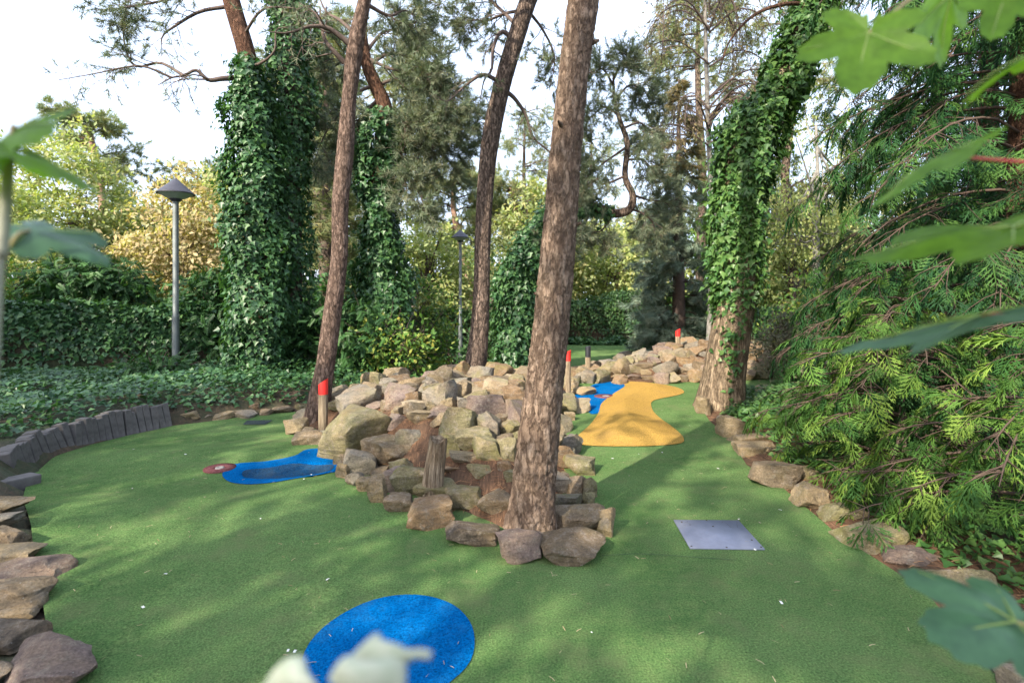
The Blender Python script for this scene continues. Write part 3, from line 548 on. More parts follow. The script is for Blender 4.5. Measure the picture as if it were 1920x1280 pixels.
# ------------------------------------------------------------------ posts, stump, lamps
M_wood = bark_mat('grey_post_wood', (.2, .15, .1), (.36, .29, .2), (.46, .39, .29), 40, 1.5, 0, .003)
M_stump = bark_mat('weathered_stump', (.2, .14, .09), (.42, .33, .23), (.55, .45, .34), 34, 1.6, 0, .012)
M_rpaint = simple('red_paint', (.72, .025, .02), .5, 0, .2, 9, .002); M_bpaint = simple('black_paint', (.02, .022, .03), .5, 0, .3, 9, .002)
def post(px, py0, py1, d, r, paint, frac, label, cut=.35, grooved=False):
    x = (px-960)/F*d; zb = CAM_H-(py1-HOR)/F*d; zt = CAM_H-(py0-HOR)/F*d; h = zt-zb; n = 20 if not grooved else 24
    rt = root('marker_post', (x, d, zb), label, 'post', 'marker posts of the course')
    th = np.linspace(0, 2*np.pi, n, endpoint=False); rr = r*(1+(.06*np.cos(th*8) if grooved else .02*np.cos(3*th)))
    def cyl(z0, zfun, k):
        V = np.vstack([np.c_[rr*k*np.cos(th), rr*k*np.sin(th), np.full(n, z0)], np.c_[rr*k*np.cos(th), rr*k*np.sin(th), zfun(th)], [[0, 0, float(np.mean(zfun(th)))]]])
        Fc = [(i, (i+1) % n, n+(i+1) % n, n+i) for i in range(n)]+[(n+i, n+(i+1) % n, 2*n) for i in range(n)]; return V, Fc
    zs = h*(1-frac)
    V, Fc = cyl(-.3, lambda t: np.full(n, zs), 1); m = mesh('shaft', V, Fc, True, sharp=40); obj('shaft', m, M_wood, rt)
    V, Fc = cyl(zs-.004, lambda t: h-cut*r*(1-np.cos(t)), 1.03); m = mesh('painted_top', V, Fc, True, sharp=40); obj('painted_top', m, paint, rt)
post(606, 709, 806, 6.62, .056, M_rpaint, .30, 'red-topped wooden post beside the slim leaning pine at left', .75)
post(1065, 656, 730, 9.3, .05, M_rpaint, .27, 'red-topped post half hidden behind the thick pine trunk', .6)
post(1271, 616, 650, 12.4, .055, M_rpaint, .42, 'red-topped post standing on the far rock mound', .6)
post(1102.5, 648, 690, 11.6, .055, M_bpaint, .5, 'black-topped post by the far turf, right of the thick pine', .25, True)

sp = P(806, 884, 4.42); sp[2] = g3(sp[0], sp[1])[2]
n = 36; th = np.linspace(0, 2*np.pi, n, endpoint=False); zz = np.linspace(-.1, .50, 26); V = []
for z in zz:
    t = (z+.1)/.6; r = (.098-.022*t)*(1+.10*vnoise(np.c_[np.cos(th)*3, np.sin(th)*3, np.full(n, z*.8)], 2)+.06*vnoise(np.c_[np.cos(th)*9, np.sin(th)*9, np.full(n, z*1.5)], 6))
    top = .035*vnoise(np.c_[np.cos(th)*2, np.sin(th)*2, 0*th], 8)*sm(.7, 1, t); V.append(np.c_[r*np.cos(th)+.04*t, r*np.sin(th)*.8, z+top])
V = np.vstack(V+[np.array([[.04, 0, .47]])]); i = np.arange(25)[:, None]*n; j = np.arange(n)[None]
Fc = np.stack([i+j, i+(j+1) % n, i+n+(j+1) % n, i+n+j], -1).reshape(-1, 4).tolist()+[(25*n+k, 25*n+(k+1) % n, 26*n) for k in range(n)]
o = obj('tree_stump', mesh('tree_stump', V, Fc, True, sharp=50), M_stump, loc=sp, label='weathered upright wooden stump standing among the mound rocks', cat='stump'); o.rotation_euler = (0, .06, 0)

M_galv = simple('galvanised_pole', (.20, .225, .22), .55, .3, .35, 5, .001, 30); M_shade = simple('dark_lamp_shade', (.055, .055, .075), .55, .2, .25, 6, .0); M_diff = simple('pale_lamp_diffuser', (.42, .47, .45), .4, 0, .1, 6, 0)
def lamp(px, pt, pb, d, dia, r0, r1, label, step):
    x = (px-960)/F*d; zb = CAM_H-(pb-HOR)/F*d; zt = CAM_H-(pt-HOR)/F*d; h = zt-zb; R = dia/2; ch = .62*dia
    rt = root('street_lamp', (x, d, zb), label, 'lamp', 'cone-shaded lamps')
    zk = h-ch*1.05
    pf = [(r0, -.3), (r0, step*h), (r0*.97, step*h+.02), (r1, step*h+.04), (r1, zk), (.001, zk)]
    V, Fq = lathe(pf, 16); obj('pole', mesh('pole', V, Fq, True, sharp=40), M_galv, rt)
    V, Fq = lathe([(.001, h), (.02, h-.012), (R, h-ch*.72), (R*1.0, h-ch*.76), (R*.93, h-ch*.74), (.01, h-.06)], 32); obj('shade', mesh('shade', V, Fq, True, sharp=30), M_shade, rt)
    V, Fq = lathe([(R*.91, h-ch*.75), (R*.55, h-ch*.92), (r1*1.7, h-ch*1.0)], 32); obj('diffuser', mesh('diffuser', V, Fq, True), M_diff, rt)
    V, Fq = lathe([(r1*2.1, h-ch*.98), (r1*2.0, h-ch*1.04), (r1*1.05, h-ch*1.12)], 20); obj('collar', mesh('collar', V, Fq, True), M_shade, rt)
lamp(329.5, 334, 722, 10.8, .69, .068, .055, 'tall lamp with dark cone shade in front of the left shrubs', .33)
lamp(863, 430, 700, 16.0, .55, .062, .045, 'more distant cone-shaded lamp beside the middle pine', .33)
bx_ = P(248, 600, 13.0); rt = root('path_light', (bx_[0], bx_[1], -.1), 'small black box light on a pale post above the ivy hedge', 'light')
V, Fq = lathe([(.03, 0), (.03, bx_[2]+.1), (.001, bx_[2]+.1)], 10); obj('post', mesh('post', V, Fq, True), simple('white_post', (.6, .6, .58), .6), rt)
V, Fq = lathe([(.001, 1.25), (.075, 1.26), (.08, 1.30), (.078, 1.46), (.06, 1.50), (.001, 1.51)], 14); obj('light_head', mesh('light_head', V, Fq, True, sharp=40), M_bpaint, rt)

# ------------------------------------------------------------------ house behind the trees
hr = root('house', (-1.2, 26, -1.3), 'low house with brown tiled roof glimpsed behind the middle pine', 'house')
M_tile = simple('brown_roof_tile', (.22, .165, .14), .85, 0, .35, 5, .006); M_wall = simple('brick_wall', (.3, .2, .15), .9, 0, .3, 5)
V, Fq = box(-4, 4, 0, 6, 0, 1.75); obj('wall', mesh('wall', V, Fq), M_wall, hr)
TLm = mesh('roof_tile', *box(-.235, .235, -.19, .19, -.018, .018))
sl = math.atan2(2.1, 3.4)
for r_ in range(10):
    for c_ in range(17):
        o = obj('roof_tile', TLm, M_tile, hr, loc=(-4.0+c_*.5+(.12 if r_ % 2 else 0), -.35+r_*.36*math.cos(sl), 1.62+r_*.36*math.sin(sl)+.02)); o.rotation_euler = (sl-.06, 0, 0)
V = np.array([(-4.3, -.4, 1.55), (4.3, -.4, 1.55), (4.3, 3, 3.65), (-4.3, 3, 3.65), (4.3, 6.4, 1.55), (-4.3, 6.4, 1.55)], float); obj('roof', mesh('roof', V, [(0, 1, 2, 3), (3, 2, 4, 5), (0, 3, 5), (1, 4, 2)]), M_tile, hr)
# ------------------------------------------------------------------ foliage templates (length along +Y, normal +Z)
def T_(v, f): return np.array(v, float), np.array(f)
IVY = T_([(0, 0, 0), (.40, -.06, .05), (.50, .36, .08), (.20, .55, .03), (0, 1, -.10), (-.20, .55, .03), (-.50, .36, .08), (-.40, -.06, .05)], [(0, 1, 2, 3), (0, 3, 4, 4), (0, 4, 5, 5), (0, 5, 6, 7)])
IVY = T_([(0, -.04, 0), (.50, .18, .08), (.22, .52, .03), (0, 1, -.10), (-.22, .52, .03), (-.50, .18, .08)], [(0, 1, 2), (0, 2, 3), (0, 3, 4), (0, 4, 5)])
LEAF = T_([(0, 0, 0), (.27, .4, .07), (0, 1, -.06), (-.27, .4, .07)], [(0, 1, 2), (0, 2, 3)])
def tuft(n, spread, w, seed):
    r = np.random.default_rng(seed); V, Fc = [], []
    for k in range(n):
        a = r.uniform(0, 6.283); e = r.uniform(.15, spread); d = np.array([math.sin(e)*math.cos(a), math.cos(e), math.sin(e)*math.sin(a)]); b = np.cross(d, r.normal(size=3)); b /= np.linalg.norm(b)
        s = d*0.0+np.array([0, r.uniform(-.35, .25), 0]); L = r.uniform(.7, 1.05)
        i = len(V); V += [s-b*w, s+b*w, s+d*L]; Fc.append((i, i+1, i+2))
    return T_(V, Fc)
TUFT = tuft(20, 1.15, .026, 1); TUFT_FAR = tuft(12, 1.25, .038, 2); SPRUCE = tuft(16, .9, .035, 3)
def spray(n, seed):                                # flat cypress spray
    r = np.random.default_rng(seed); V, Fc = [], []
    def lance(a, b, w, z, one=False):
        a, b = np.array(a, float), np.array(b, float); d = b-a; p = np.array([-d[1], d[0]])/(np.linalg.norm(d)+1e-9)*w; m_ = a+d*.45; i = len(V)
        for q in ((a+p*.8, a-p*.8, b) if one else (a, m_+p, b, m_-p)): V.append((q[0], q[1], -.22*q[1]**2-.25*abs(q[0])**1.5+z))
        Fc.extend([(i, i+1, i+2)] if one else [(i, i+1, i+2), (i, i+2, i+3)])
    lance((0, 0), (0, 1), .018, 0)
    for k in range(n):
        t = .1+.86*k/n
        for s in (-1, 1):
            L = (.50*(1-t)**.8+.08)*r.uniform(.8, 1.15); an = math.radians(r.uniform(36, 50)); d = np.array([s*math.sin(an), math.cos(an)]); o = np.array([0, t+r.uniform(-.02, .02)])
            lance(o, o+d*L, .024, r.normal(0, .015))
            for q in (.35, .65):
                for s2 in (-1, 1):
                    a2 = an+s2*.75; d2 = np.array([s*math.sin(a2), math.cos(a2)]); lance(o+d*L*q, o+d*L*q+d2*L*.36*(1.15-q), .022, r.normal(0, .01), True)
    return T_(V, Fc)
SPRAY = spray(5, 4); SPRAY2 = spray(4, 19); SPRAY2 = (SPRAY2[0]*np.array([.7, 1, 1.6]), SPRAY2[1])
def compound(n):
    V, Fc = [], []
    def leaflet(o, d, L, w):
        p = np.array([-d[1], d[0]])*w; i = len(V)
        for q, z in ((o, 0), (o+d*L*.45+p, .02), (o+d*L, -.05), (o+d*L*.45-p, .02)): V.append((q[0], q[1], -.25*q[1]**2+z-.15*abs(q[0])))
        Fc.extend([(i, i+1, i+2), (i, i+2, i+3)])
    leaflet(np.array([0, 0.]), np.array([0, 1.]), 1.0, .008)
    for k in range(n):
        t = .15+.8*k/n
        for s in (-1, 1):
            a = math.radians(62-18*t); leaflet(np.array([0, t]), np.array([s*math.sin(a), math.cos(a)]), .34*(1-.45*t), .055)
    return T_(V, Fc)
COMP = compound(8)

def leafmesh(name, tpl, pos, d, nrm, size, off):
    if tpl is SPRAY and SPRAY2 is not None:
        k = rng.random(len(pos)) < .5; a = scatter(SPRAY, pos[k], d[k], nrm[k], size[k]); b_ = scatter(SPRAY2, pos[~k], d[~k], nrm[~k], size[~k]*1.15)
        V, Fc, r = np.vstack([a[0], b_[0]]), np.vstack([a[1], b_[1]+len(a[0])]), np.r_[a[2], b_[2]]
    else: V, Fc, r = scatter(tpl, pos, d, nrm, size)
    return mesh(name, V-np.asarray(off), Fc, rnd=r)
def wander(p, d, L, n, curl, droop, r):
    p = np.array(p, float); d = np.array(d, float); d /= np.linalg.norm(d); out = [p]
    for k in range(n-1):
        d = d+r.normal(0, curl, 3)+np.array([0, 0, -droop]); d /= np.linalg.norm(d); p = p+d*L/(n-1); out.append(p)
    return np.array(out)
class Limbs:                                        # collects bare branches and needle tips of one tree
    def __init__(s, seed): s.r = np.random.default_rng(seed); s.t = []; s.tp = []; s.td = []
    def bough(s, path, r0, r1=.006, n2=10, l2=.9, n3=5, l3=.35, droop=.05, t0=.25, tips=3, curl=.22):
        r = s.r; path = resample(np.asarray(path, float), max(8, 3*len(path))); n = len(path)
        s.t.append((path, np.linspace(r0, r1, n), 7))
        T = np.gradient(path, axis=0); T /= np.linalg.norm(T, axis=1)[:, None]
        for k in range(n2):
            t = t0+(1-t0)*(k+r.random())/n2; i = min(n-1, int(t*(n-1))); side = r.normal(size=3); side -= T[i]*side.dot(T[i]); side /= np.linalg.norm(side); side[2] *= .55
            L = l2*(1.15-.7*t)*r.uniform(.6, 1.2); q = wander(path[i], T[i]*.7+side, L, 7, curl, droop, r)
            rr = max(.004, (r0+(r1-r0)*t)*.45); s.t.append((q, np.linspace(rr, .003, 7), 4 if rr > .012 else 3))
            for j in range(n3):
                u = .25+.75*(j+r.random())/n3; m_ = min(6, int(u*6)); dd = q[m_]-q[max(0, m_-1)]; dd = dd/(np.linalg.norm(dd)+1e-9)
                sd = r.normal(size=3); L3 = l3*r.uniform(.5, 1.2); w = wander(q[m_], dd*.8+sd*.6, L3, 4, curl, droop*.6, r)
                s.t.append((w[[0, 2, 3]], np.array([.004, .003, .002]), 3))
                for f in range(tips): 
                    a = r.uniform(.35, 1.0)*3; a0 = min(2, int(a)); pp = w[a0]+(w[a0+1]-w[a0])*(a-a0); s.tp.append(pp); s.td.append(w[a0+1]-w[a0]+r.normal(0, .04, 3)*L3)
                    
    def build(s, rt, base, bark, needles, tpl=None, size=.10, keep=1.0):
        if s.t:
            V, Fq = join([tube(p, r_, k) for p, r_, k in s.t]); obj('branches', mesh('branches', V-base, Fq, True), bark, rt)
        if s.tp and needles is not None:
            pos = np.array(s.tp); d = np.array(s.td); d /= np.linalg.norm(d, axis=1)[:, None]+1e-9; k = rng.random(len(pos)) < keep; pos, d = pos[k], d[k]
            obj('crown', leafmesh('crown', tpl or TUFT, pos, d+np.array([0, 0, .15]), runit(len(pos)), rng.uniform(.75, 1.2, len(pos))*size, base), needles, rt)
def trunk_mesh(path, rad, sides, rows, off, relief=0.0, flare=.25, seed=1, plates=None):
    p = resample(np.c_[path, rad], rows); c, r = p[:, :3], p[:, 3]; V, Fq = tube(c, r, sides); V = V.reshape(rows, sides, 3)
    d = V-c[:, None]; s = np.r_[0, np.cumsum(np.linalg.norm(np.diff(c, axis=0), axis=1))]
    th = np.linspace(0, 2*np.pi, sides, endpoint=False)
    X = np.stack(np.broadcast_arrays(np.cos(th)[None]*1.0, np.sin(th)[None]*1.0, s[:, None]), -1).reshape(-1, 3)
    k = 1+flare*np.exp(-s/.22)[:, None]*(1+.5*np.cos(th*5+seed))[None]+.05*vnoise(X*np.array([1.5, 1.5, .9]), seed).reshape(rows, sides)
    if relief:
        q = X*np.array([4.2, 4.2, 9.0]); q = q+.7*np.stack([vnoise(q*.8, 5), vnoise(q*.8, 6), vnoise(q*.8, 7)], -1)
        f = np.floor(q).astype(np.int64); F1 = np.full(len(q), 9.); F2 = F1.copy(); cid = np.zeros(len(q))
        for a in (-1, 0, 1):
            for b in (-1, 0, 1):
                for e in (-1, 0, 1):
                    g = f+np.array([a, b, e]); h = np.stack([_hash(g[:, 0], g[:, 1], g[:, 2], z) for z in (11, 12, 13)], -1); dd = np.linalg.norm(g+h-q, axis=1)
                    nw = dd < F1; F2 = np.where(nw, F1, np.minimum(F2, dd)); cid = np.where(nw, h[:, 0], cid); F1 = np.where(nw, dd, F1)
        pl = sm(0, .22, F2-F1)*(.55+.45*cid); k = k+(relief*(pl-.5)+relief*.45*vnoise(X*np.array([14, 14, 30]), 4)).reshape(rows, sides)
    V = c[:, None]+d*k[..., None]
    return mesh('trunk', V.reshape(-1, 3)-off, Fq, True)
def pxpath(l): return np.array([P(x, y, d) for x, y, d in l])
def ivy_on(path, rad, n, size, off, mat, rt, seed, name='ivy', side=None, hang=.7, gap=-9.0):
    r = np.random.default_rng(seed); L = resample(np.c_[path, rad], 240); sg = np.r_[0, np.cumsum(np.linalg.norm(np.diff(L[:, :3], axis=0), axis=1))]
    w = np.interp(np.linspace(0, sg[-1], 400), sg, L[:, 3]); cw = np.cumsum(w); s = np.interp(r.random(n)*cw[-1], cw, np.linspace(0, sg[-1], 400))
    C = np.stack([np.interp(s, sg, L[:, i]) for i in range(3)], -1); R = np.interp(s, sg, L[:, 3]); T = np.stack([np.interp(s, sg, np.gradient(L[:, i], sg)) for i in range(3)], -1)
    T /= np.linalg.norm(T, axis=1)[:, None]; th = r.uniform(0, 6.283, n) if side is None else r.normal(side[0], side[1], n)
    A = np.cross(T, np.array([0, 1., 0])); A /= np.linalg.norm(A, axis=1)[:, None]; B = np.cross(T, A)
    O = A*np.cos(th)[:, None]+B*np.sin(th)[:, None]
    lump = fbm(np.c_[C*1.4+O*1.1], 3, seed); R2 = R*(.70+.42*lump+.16*fbm(np.c_[C*.55+O*.6], 2, seed+40))+r.exponential(.045, n)
    for q_ in range(int(8+6*sg[-1])):               # bulging clumps and shoots
        s0, t0, a_ = r.uniform(0, sg[-1]), r.uniform(0, 6.283), r.uniform(.04, .2)*min(1, np.mean(rad)/.5); dt = np.abs((th-t0+np.pi) % (2*np.pi)-np.pi); R2 = R2+a_*np.exp(-((s-s0)/r.uniform(.12, .4))**2-(dt/r.uniform(.25, .6))**2)*r.random(n)**.4
    k = lump > gap; pos = C+O*R2[:, None]; pos, O, nn = pos[k], O[k], int(k.sum())
    d = np.array([0, 0, -hang])+O*.35+r.normal(0, .42, (nn, 3)); nm = O+np.array([0, 0, .45])+r.normal(0, .33, (nn, 3))
    obj(name, leafmesh(name, IVY, pos, d, nm, r.uniform(.65, 1.25, nn)*size, off), mat, rt)

# ------------------------------------------------------------------ the pines and the ivy-clad trees
def hw(l): return [a*d/F for a, d in l]
# thick pine in front
D = 3.78; path = pxpath([(996, 990, D), (1000, 930, D), (1007, 850, D), (1029, 650, D), (1045, 480, D), (1061, 280, D), (1077, 130, D), (1094, 0, D+.02), (1120, -200, D+.1), (1170, -700, D+.3), (1150, -1500, D+.5), (1160, -2600, D+.6)])
rad = hw([(39, D), (37, D), (38, D), (34, D), (32, D), (29.5, D), (28.5, D), (29, D), (28, D), (28, D), (25, D), (10, D)])
b = path[0].copy(); rt = root('pine_tree', b, 'thick leaning pine with plated bark at the front of the rock mound', 'tree')
obj('trunk', trunk_mesh(path, rad, 72, 440, b, .085, .26, 3), M_pine_big, rt)
for px_, py_, a_ in ((1020, 560, 3.6), (1068, 430, -.3), (1040, 250, 4.2), (1098, 90, -.2)):
    q = np.array([np.interp(-py_, -np.array([990, 930, 850, 650, 480, 280, 130, 0.]), path[:8, j]) for j in range(3)]); dr_ = np.array([math.cos(a_), math.sin(a_), .25]); V, Fq = tube(np.array([q+dr_*.08-b, q+dr_*.125-b, q+dr_*.155-b]), np.array([.024, .016, .009]), 9); obj('branch_stub', mesh('branch_stub', V, Fq, True), M_pine_big, rt)
lm = Limbs(21)
for k in range(16):
    i = 8+k*.19; q = np.array([np.interp(i, range(12), path[:, j]) for j in range(3)]); q[2] = max(q[2], 7.6); a = k*2.4+.4; lm.bough(np.array([q, q+np.array([math.cos(a)*.9, math.sin(a)*.9, .35]), q+np.array([math.cos(a)*2.0, math.sin(a)*2.0, .45])]), .05, n2=8, l2=1.1, n3=4, l3=.5, tips=3)
lm.build(rt, b, M_twig, L_pine, TUFT_FAR, .20)

def pine(name_label, pts, hws, D0, bark, boughs, seed, sides=28, rows=160, needles=None, size=.10, tpl=None, top=None, group=None):
    path = pxpath(pts); b = path[0].copy(); rt = root('pine_tree', b, name_label, 'tree', group)
    obj('trunk', trunk_mesh(path, hw(hws), sides, rows, b, .03 if sides > 40 else 0, .2, seed), bark, rt)
    lm = Limbs(seed)
    for bd in boughs: lm.bough(pxpath(bd[0]), bd[1], **(bd[2] if len(bd) > 2 else {}))
    if top:                                     # crown above the picture
        n, z0, z1, L = top; r = lm.r
        for k in range(n):
            z = r.uniform(z0, z1); q = np.array([np.interp(z, path[:, 2], path[:, j]) for j in range(3)]); a = r.uniform(0, 6.283); l = L*r.uniform(.5, 1)
            lm.bough(np.array([q, q+np.array([math.cos(a)*l*.5, math.sin(a)*l*.5, .25]), q+np.array([math.cos(a)*l, math.sin(a)*l, .2])]), .04, n2=7, l2=.9, n3=4, l3=.45, tips=3)
    lm.build(rt, b, M_twig, needles or L_pine, tpl or TUFT_FAR, size); return rt, b
d = 7.15
pine('slim leaning pine beside the red-topped post left of the mound', [(592, 808, d), (600, 745, d), (611, 680, d), (623, 590, d), (636, 480, d), (638, 380, d), (647, 285, d), (654, 190, d), (666, 90, d), (684, 0, d), (712, -110, d), (740, -400, d), (745, -900, d), (760, -1300, d)],
     [(24, d), (20, d), (17, d), (16.5, d), (15, d), (15, d), (15.5, d), (13, d), (15, d), (12, d), (12, d), (13, d), (9, d), (4, d)], d, M_pine, [
     ([(668, 95, d), (640, 70, d-.1), (612, 52, d-.2), (580, 50, d-.3), (540, 62, d-.4), (505, 60, d-.5)], .045, dict(n2=7, l2=.5, n3=3, l3=.25, tips=1)),
     ([(646, 118, d), (625, 95, d-.1), (608, 72, d-.1), (596, 30, d), (560, 5, d)], .04, dict(n2=6, l2=.6, n3=3, l3=.3, tips=1)),
     ([(672, 70, d), (640, 40, d+.3), (610, 20, d+.5), (590, -30, d+.6)], .035, dict(n2=6, l2=.6, n3=4, l3=.3, tips=2)),
     ([(690, 10, d), (730, 30, d+.2), (760, 20, d+.4), (790, 40, d+.5)], .03, dict(n2=12, l2=.7, n3=6, l3=.3, tips=5)),
     ], 31, 64, 420, top=(14, 6.0, 10.5, 2.2), size=.13)
d = 9.4
pine('middle pine leaning right, rising behind the mound beside the distant lamp', [(886, 716, d), (892, 680, d), (899, 620, d), (903, 540, d), (905, 450, d), (911, 340, d), (922, 250, d), (944, 150, d), (968, 70, d), (991, 0, d), (1040, -110, d), (1075, -300, d), (1085, -700, d), (1090, -1000, d)],
     [(22, d), (20, d), (17.5, d), (15.5, d), (15, d), (15.5, d), (16.5, d), (16, d), (16, d), (15.5, d), (14, d), (13, d), (9, d), (3, d)], d, M_pine_grey, [
     ([(965, 75, d), (940, 60, d-.1), (925, 90, d-.2), (922, 130, d-.3), (908, 150, d-.4), (900, 190, d-.4)], .045, dict(n2=8, l2=.6, n3=4, l3=.25, tips=2)),
     ([(930, 150, d), (905, 140, d-.3), (880, 155, d-.4), (860, 172, d-.5), (838, 190, d-.6), (815, 178, d-.7)], .04, dict(n2=7, l2=.55, n3=3, l3=.25, tips=1)),
     ([(946, 170, d), (965, 185, d+.2), (985, 215, d+.3), (1000, 258, d+.4), (1035, 290, d+.5), (1052, 330, d+.5)], .045, dict(n2=10, l2=.75, n3=4, l3=.3, tips=2)),
     ([(985, 20, d), (950, 25, d+.3), (910, 40, d+.5), (880, 38, d+.7), (850, 60, d+.9)], .035, dict(n2=16, l2=.8, n3=6, l3=.35, tips=5)),
     ([(975, 55, d), (940, 20, d+.4), (900, -10, d+.5), (840, -10, d+.5), (790, 10, d+.5)], .04, dict(n2=16, l2=.9, n3=6, l3=.35, tips=5)),
     ([(990, 20, d), (1020, 60, d+.3), (1040, 110, d+.5), (1030, 170, d+.6)], .03, dict(n2=12, l2=.7, n3=6, l3=.3, tips=5)),
     ], 32, 56, 300, top=(14, 8.2, 11.5, 2.4), size=.13)

# ivy-clad pair on the left
d = 10.0
path = pxpath([(487, 745, d), (486, 600, d), (480, 450, d), (478, 320, d), (474, 200, d), (464, 110, d), (436, 10, d), (415, -80, d), (400, -300, d), (395, -600, d)]); b = path[0].copy()
rt = root('ivy_clad_pine', b, 'front ivy-covered pine right of the tall lamp, its reddish top bare', 'tree')
obj('trunk', trunk_mesh(path, [.24, .22, .2, .19, .18, .16, .15, .14, .1, .05], 24, 120, b), M_redbark, rt)
ivy_on(path[:6], np.array([.48, .50, .52, .52, .46, .22]), 15000, .098, b, L_ivy, rt, 1)
lm = Limbs(41); lm.t.append((resample(path, 40), np.full(40, .015), 4))
lm.bough(pxpath([(442, 146, d), (415, 148, d-.2), (390, 150, d-.3), (368, 132, d-.4), (345, 142, d-.5), (322, 146, d-.6), (296, 160, d-.7)]), .055, n2=9, l2=.9, n3=3, l3=.4, droop=.09, tips=1, curl=.3)
lm.bough(pxpath([(322, 146, d-.6), (270, 125, d-.8), (225, 128, d-.9), (180, 138, d-1), (110, 150, d-1)]), .022, n2=9, l2=.8, n3=3, l3=.4, droop=.03, tips=1, curl=.3)
lm.bough(pxpath([(345, 142, d-.5), (300, 118, d-.2), (255, 125, d), (235, 90, d), (228, 30, d), (215, -30, d)]), .03, n2=14, l2=.75, n3=5, l3=.35, tips=4)
lm.bough(pxpath([(430, 12, d), (375, 22, d-.1), (330, 48, d-.2), (305, 68, d-.3), (302, 95, d-.3)]), .04, n2=9, l2=.7, n3=4, l3=.35, droop=.08, tips=1)
lm.bough(pxpath([(425, -20, d), (360, -10, d-.2), (290, 5, d-.3), (230, 15, d-.3), (180, 20, d-.3)]), .035, n2=16, l2=.75, n3=6, l3=.35, tips=4)
lm.bough(pxpath([(466, 125, d), (490, 118, d-.3), (515, 95, d-.5), (519, 55, d-.5), (555, 55, d-.5)]), .03, n2=4, l2=.4, n3=2, l3=.2, tips=1)
lm.bough(pxpath([(455, 70, d), (490, 20, d-.4), (540, 15, d-.6), (600, 25, d-.6)]), .03, n2=8, l2=.6, n3=4, l3=.3, tips=2)
for k in range(9):
    a = k*2.3; q = P(402, -300-30*k, d); lm.bough(np.array([q, q+[math.cos(a), math.sin(a), .2], q+[2*math.cos(a), 2*math.sin(a), .2]]), .04, n2=8, l2=.9, n3=4, l3=.5, tips=3)
lm.build(rt, b, M_twig, L_pine, TUFT_FAR, .14)
d = 10.8
path = pxpath([(552, 735, d), (548, 600, d), (546, 450, d), (545, 300, d), (545, 150, d), (541, 20, d), (536, -120, d), (530, -300, d), (525, -550, d)]); b = path[0].copy()
rt = root('ivy_clad_pine', b, 'second ivy-covered trunk just behind and right of the front one', 'tree')
obj('trunk', trunk_mesh(path, [.22, .2, .2, .18, .18, .17, .15, .1, .05], 20, 90, b), M_pine_grey, rt)
ivy_on(path[:8], np.array([.32, .34, .38, .44, .48, .48, .46, .2]), 13000, .10, b, L_ivy, rt, 2)
# ivy pine with the spreading grey-green crown
d = 12.0
path = pxpath([(716, 705, d), (716, 560, d), (713, 420, d), (716, 300, d), (722, 210, d), (704, 160, d), (688, 120, d), (680, 60, d), (690, -30, d)]); b = path[0].copy()
rt = root('ivy_clad_pine', b, 'ivy-covered pine with spreading grey-green crown between the slim and middle pines', 'tree')
obj('trunk', trunk_mesh(path, [.24, .22, .21, .2, .17, .15, .13, .1, .05], 20, 100, b), M_redbark, rt)
ivy_on(path[:5], np.array([.56, .55, .53, .50, .34]), 14000, .11, b, L_ivy, rt, 3)
lm = Limbs(51)
for l in ([(712, 200), (740, 215), (780, 235), (830, 260), (880, 290)], [(715, 230), (750, 255), (790, 280), (830, 300), (860, 345)], [(700, 165), (740, 150), (790, 160), (840, 190), (890, 230)], [(690, 125), (730, 100), (770, 110), (810, 130), (850, 140)],
          [(718, 250), (760, 270), (800, 250), (850, 235), (890, 255)], [(720, 260), (750, 285), (765, 330), (790, 370), (800, 420)], [(700, 160), (670, 175), (640, 210), (610, 250), (590, 300)], [(705, 190), (670, 230), (640, 280), (620, 330)], [(685, 100), (720, 60), (760, 60), (800, 85)], [(690, 130), (660, 110), (620, 130), (590, 170)], [(720, 240), (760, 230), (810, 225), (870, 200)], [(690, 110), (735, 130), (790, 135), (830, 165)]):
    zj = lm.r.uniform(-.9, .9); n = len(l); lm.bough(np.array([P(x, y, d+zj*i/(n-1)) for i, (x, y) in enumerate(l)]), .045, n2=20, l2=1.05, n3=8, l3=.45, tips=5, droop=.03)
lm.build(rt, b, M_twig, L_pine, TUFT_FAR, .17)
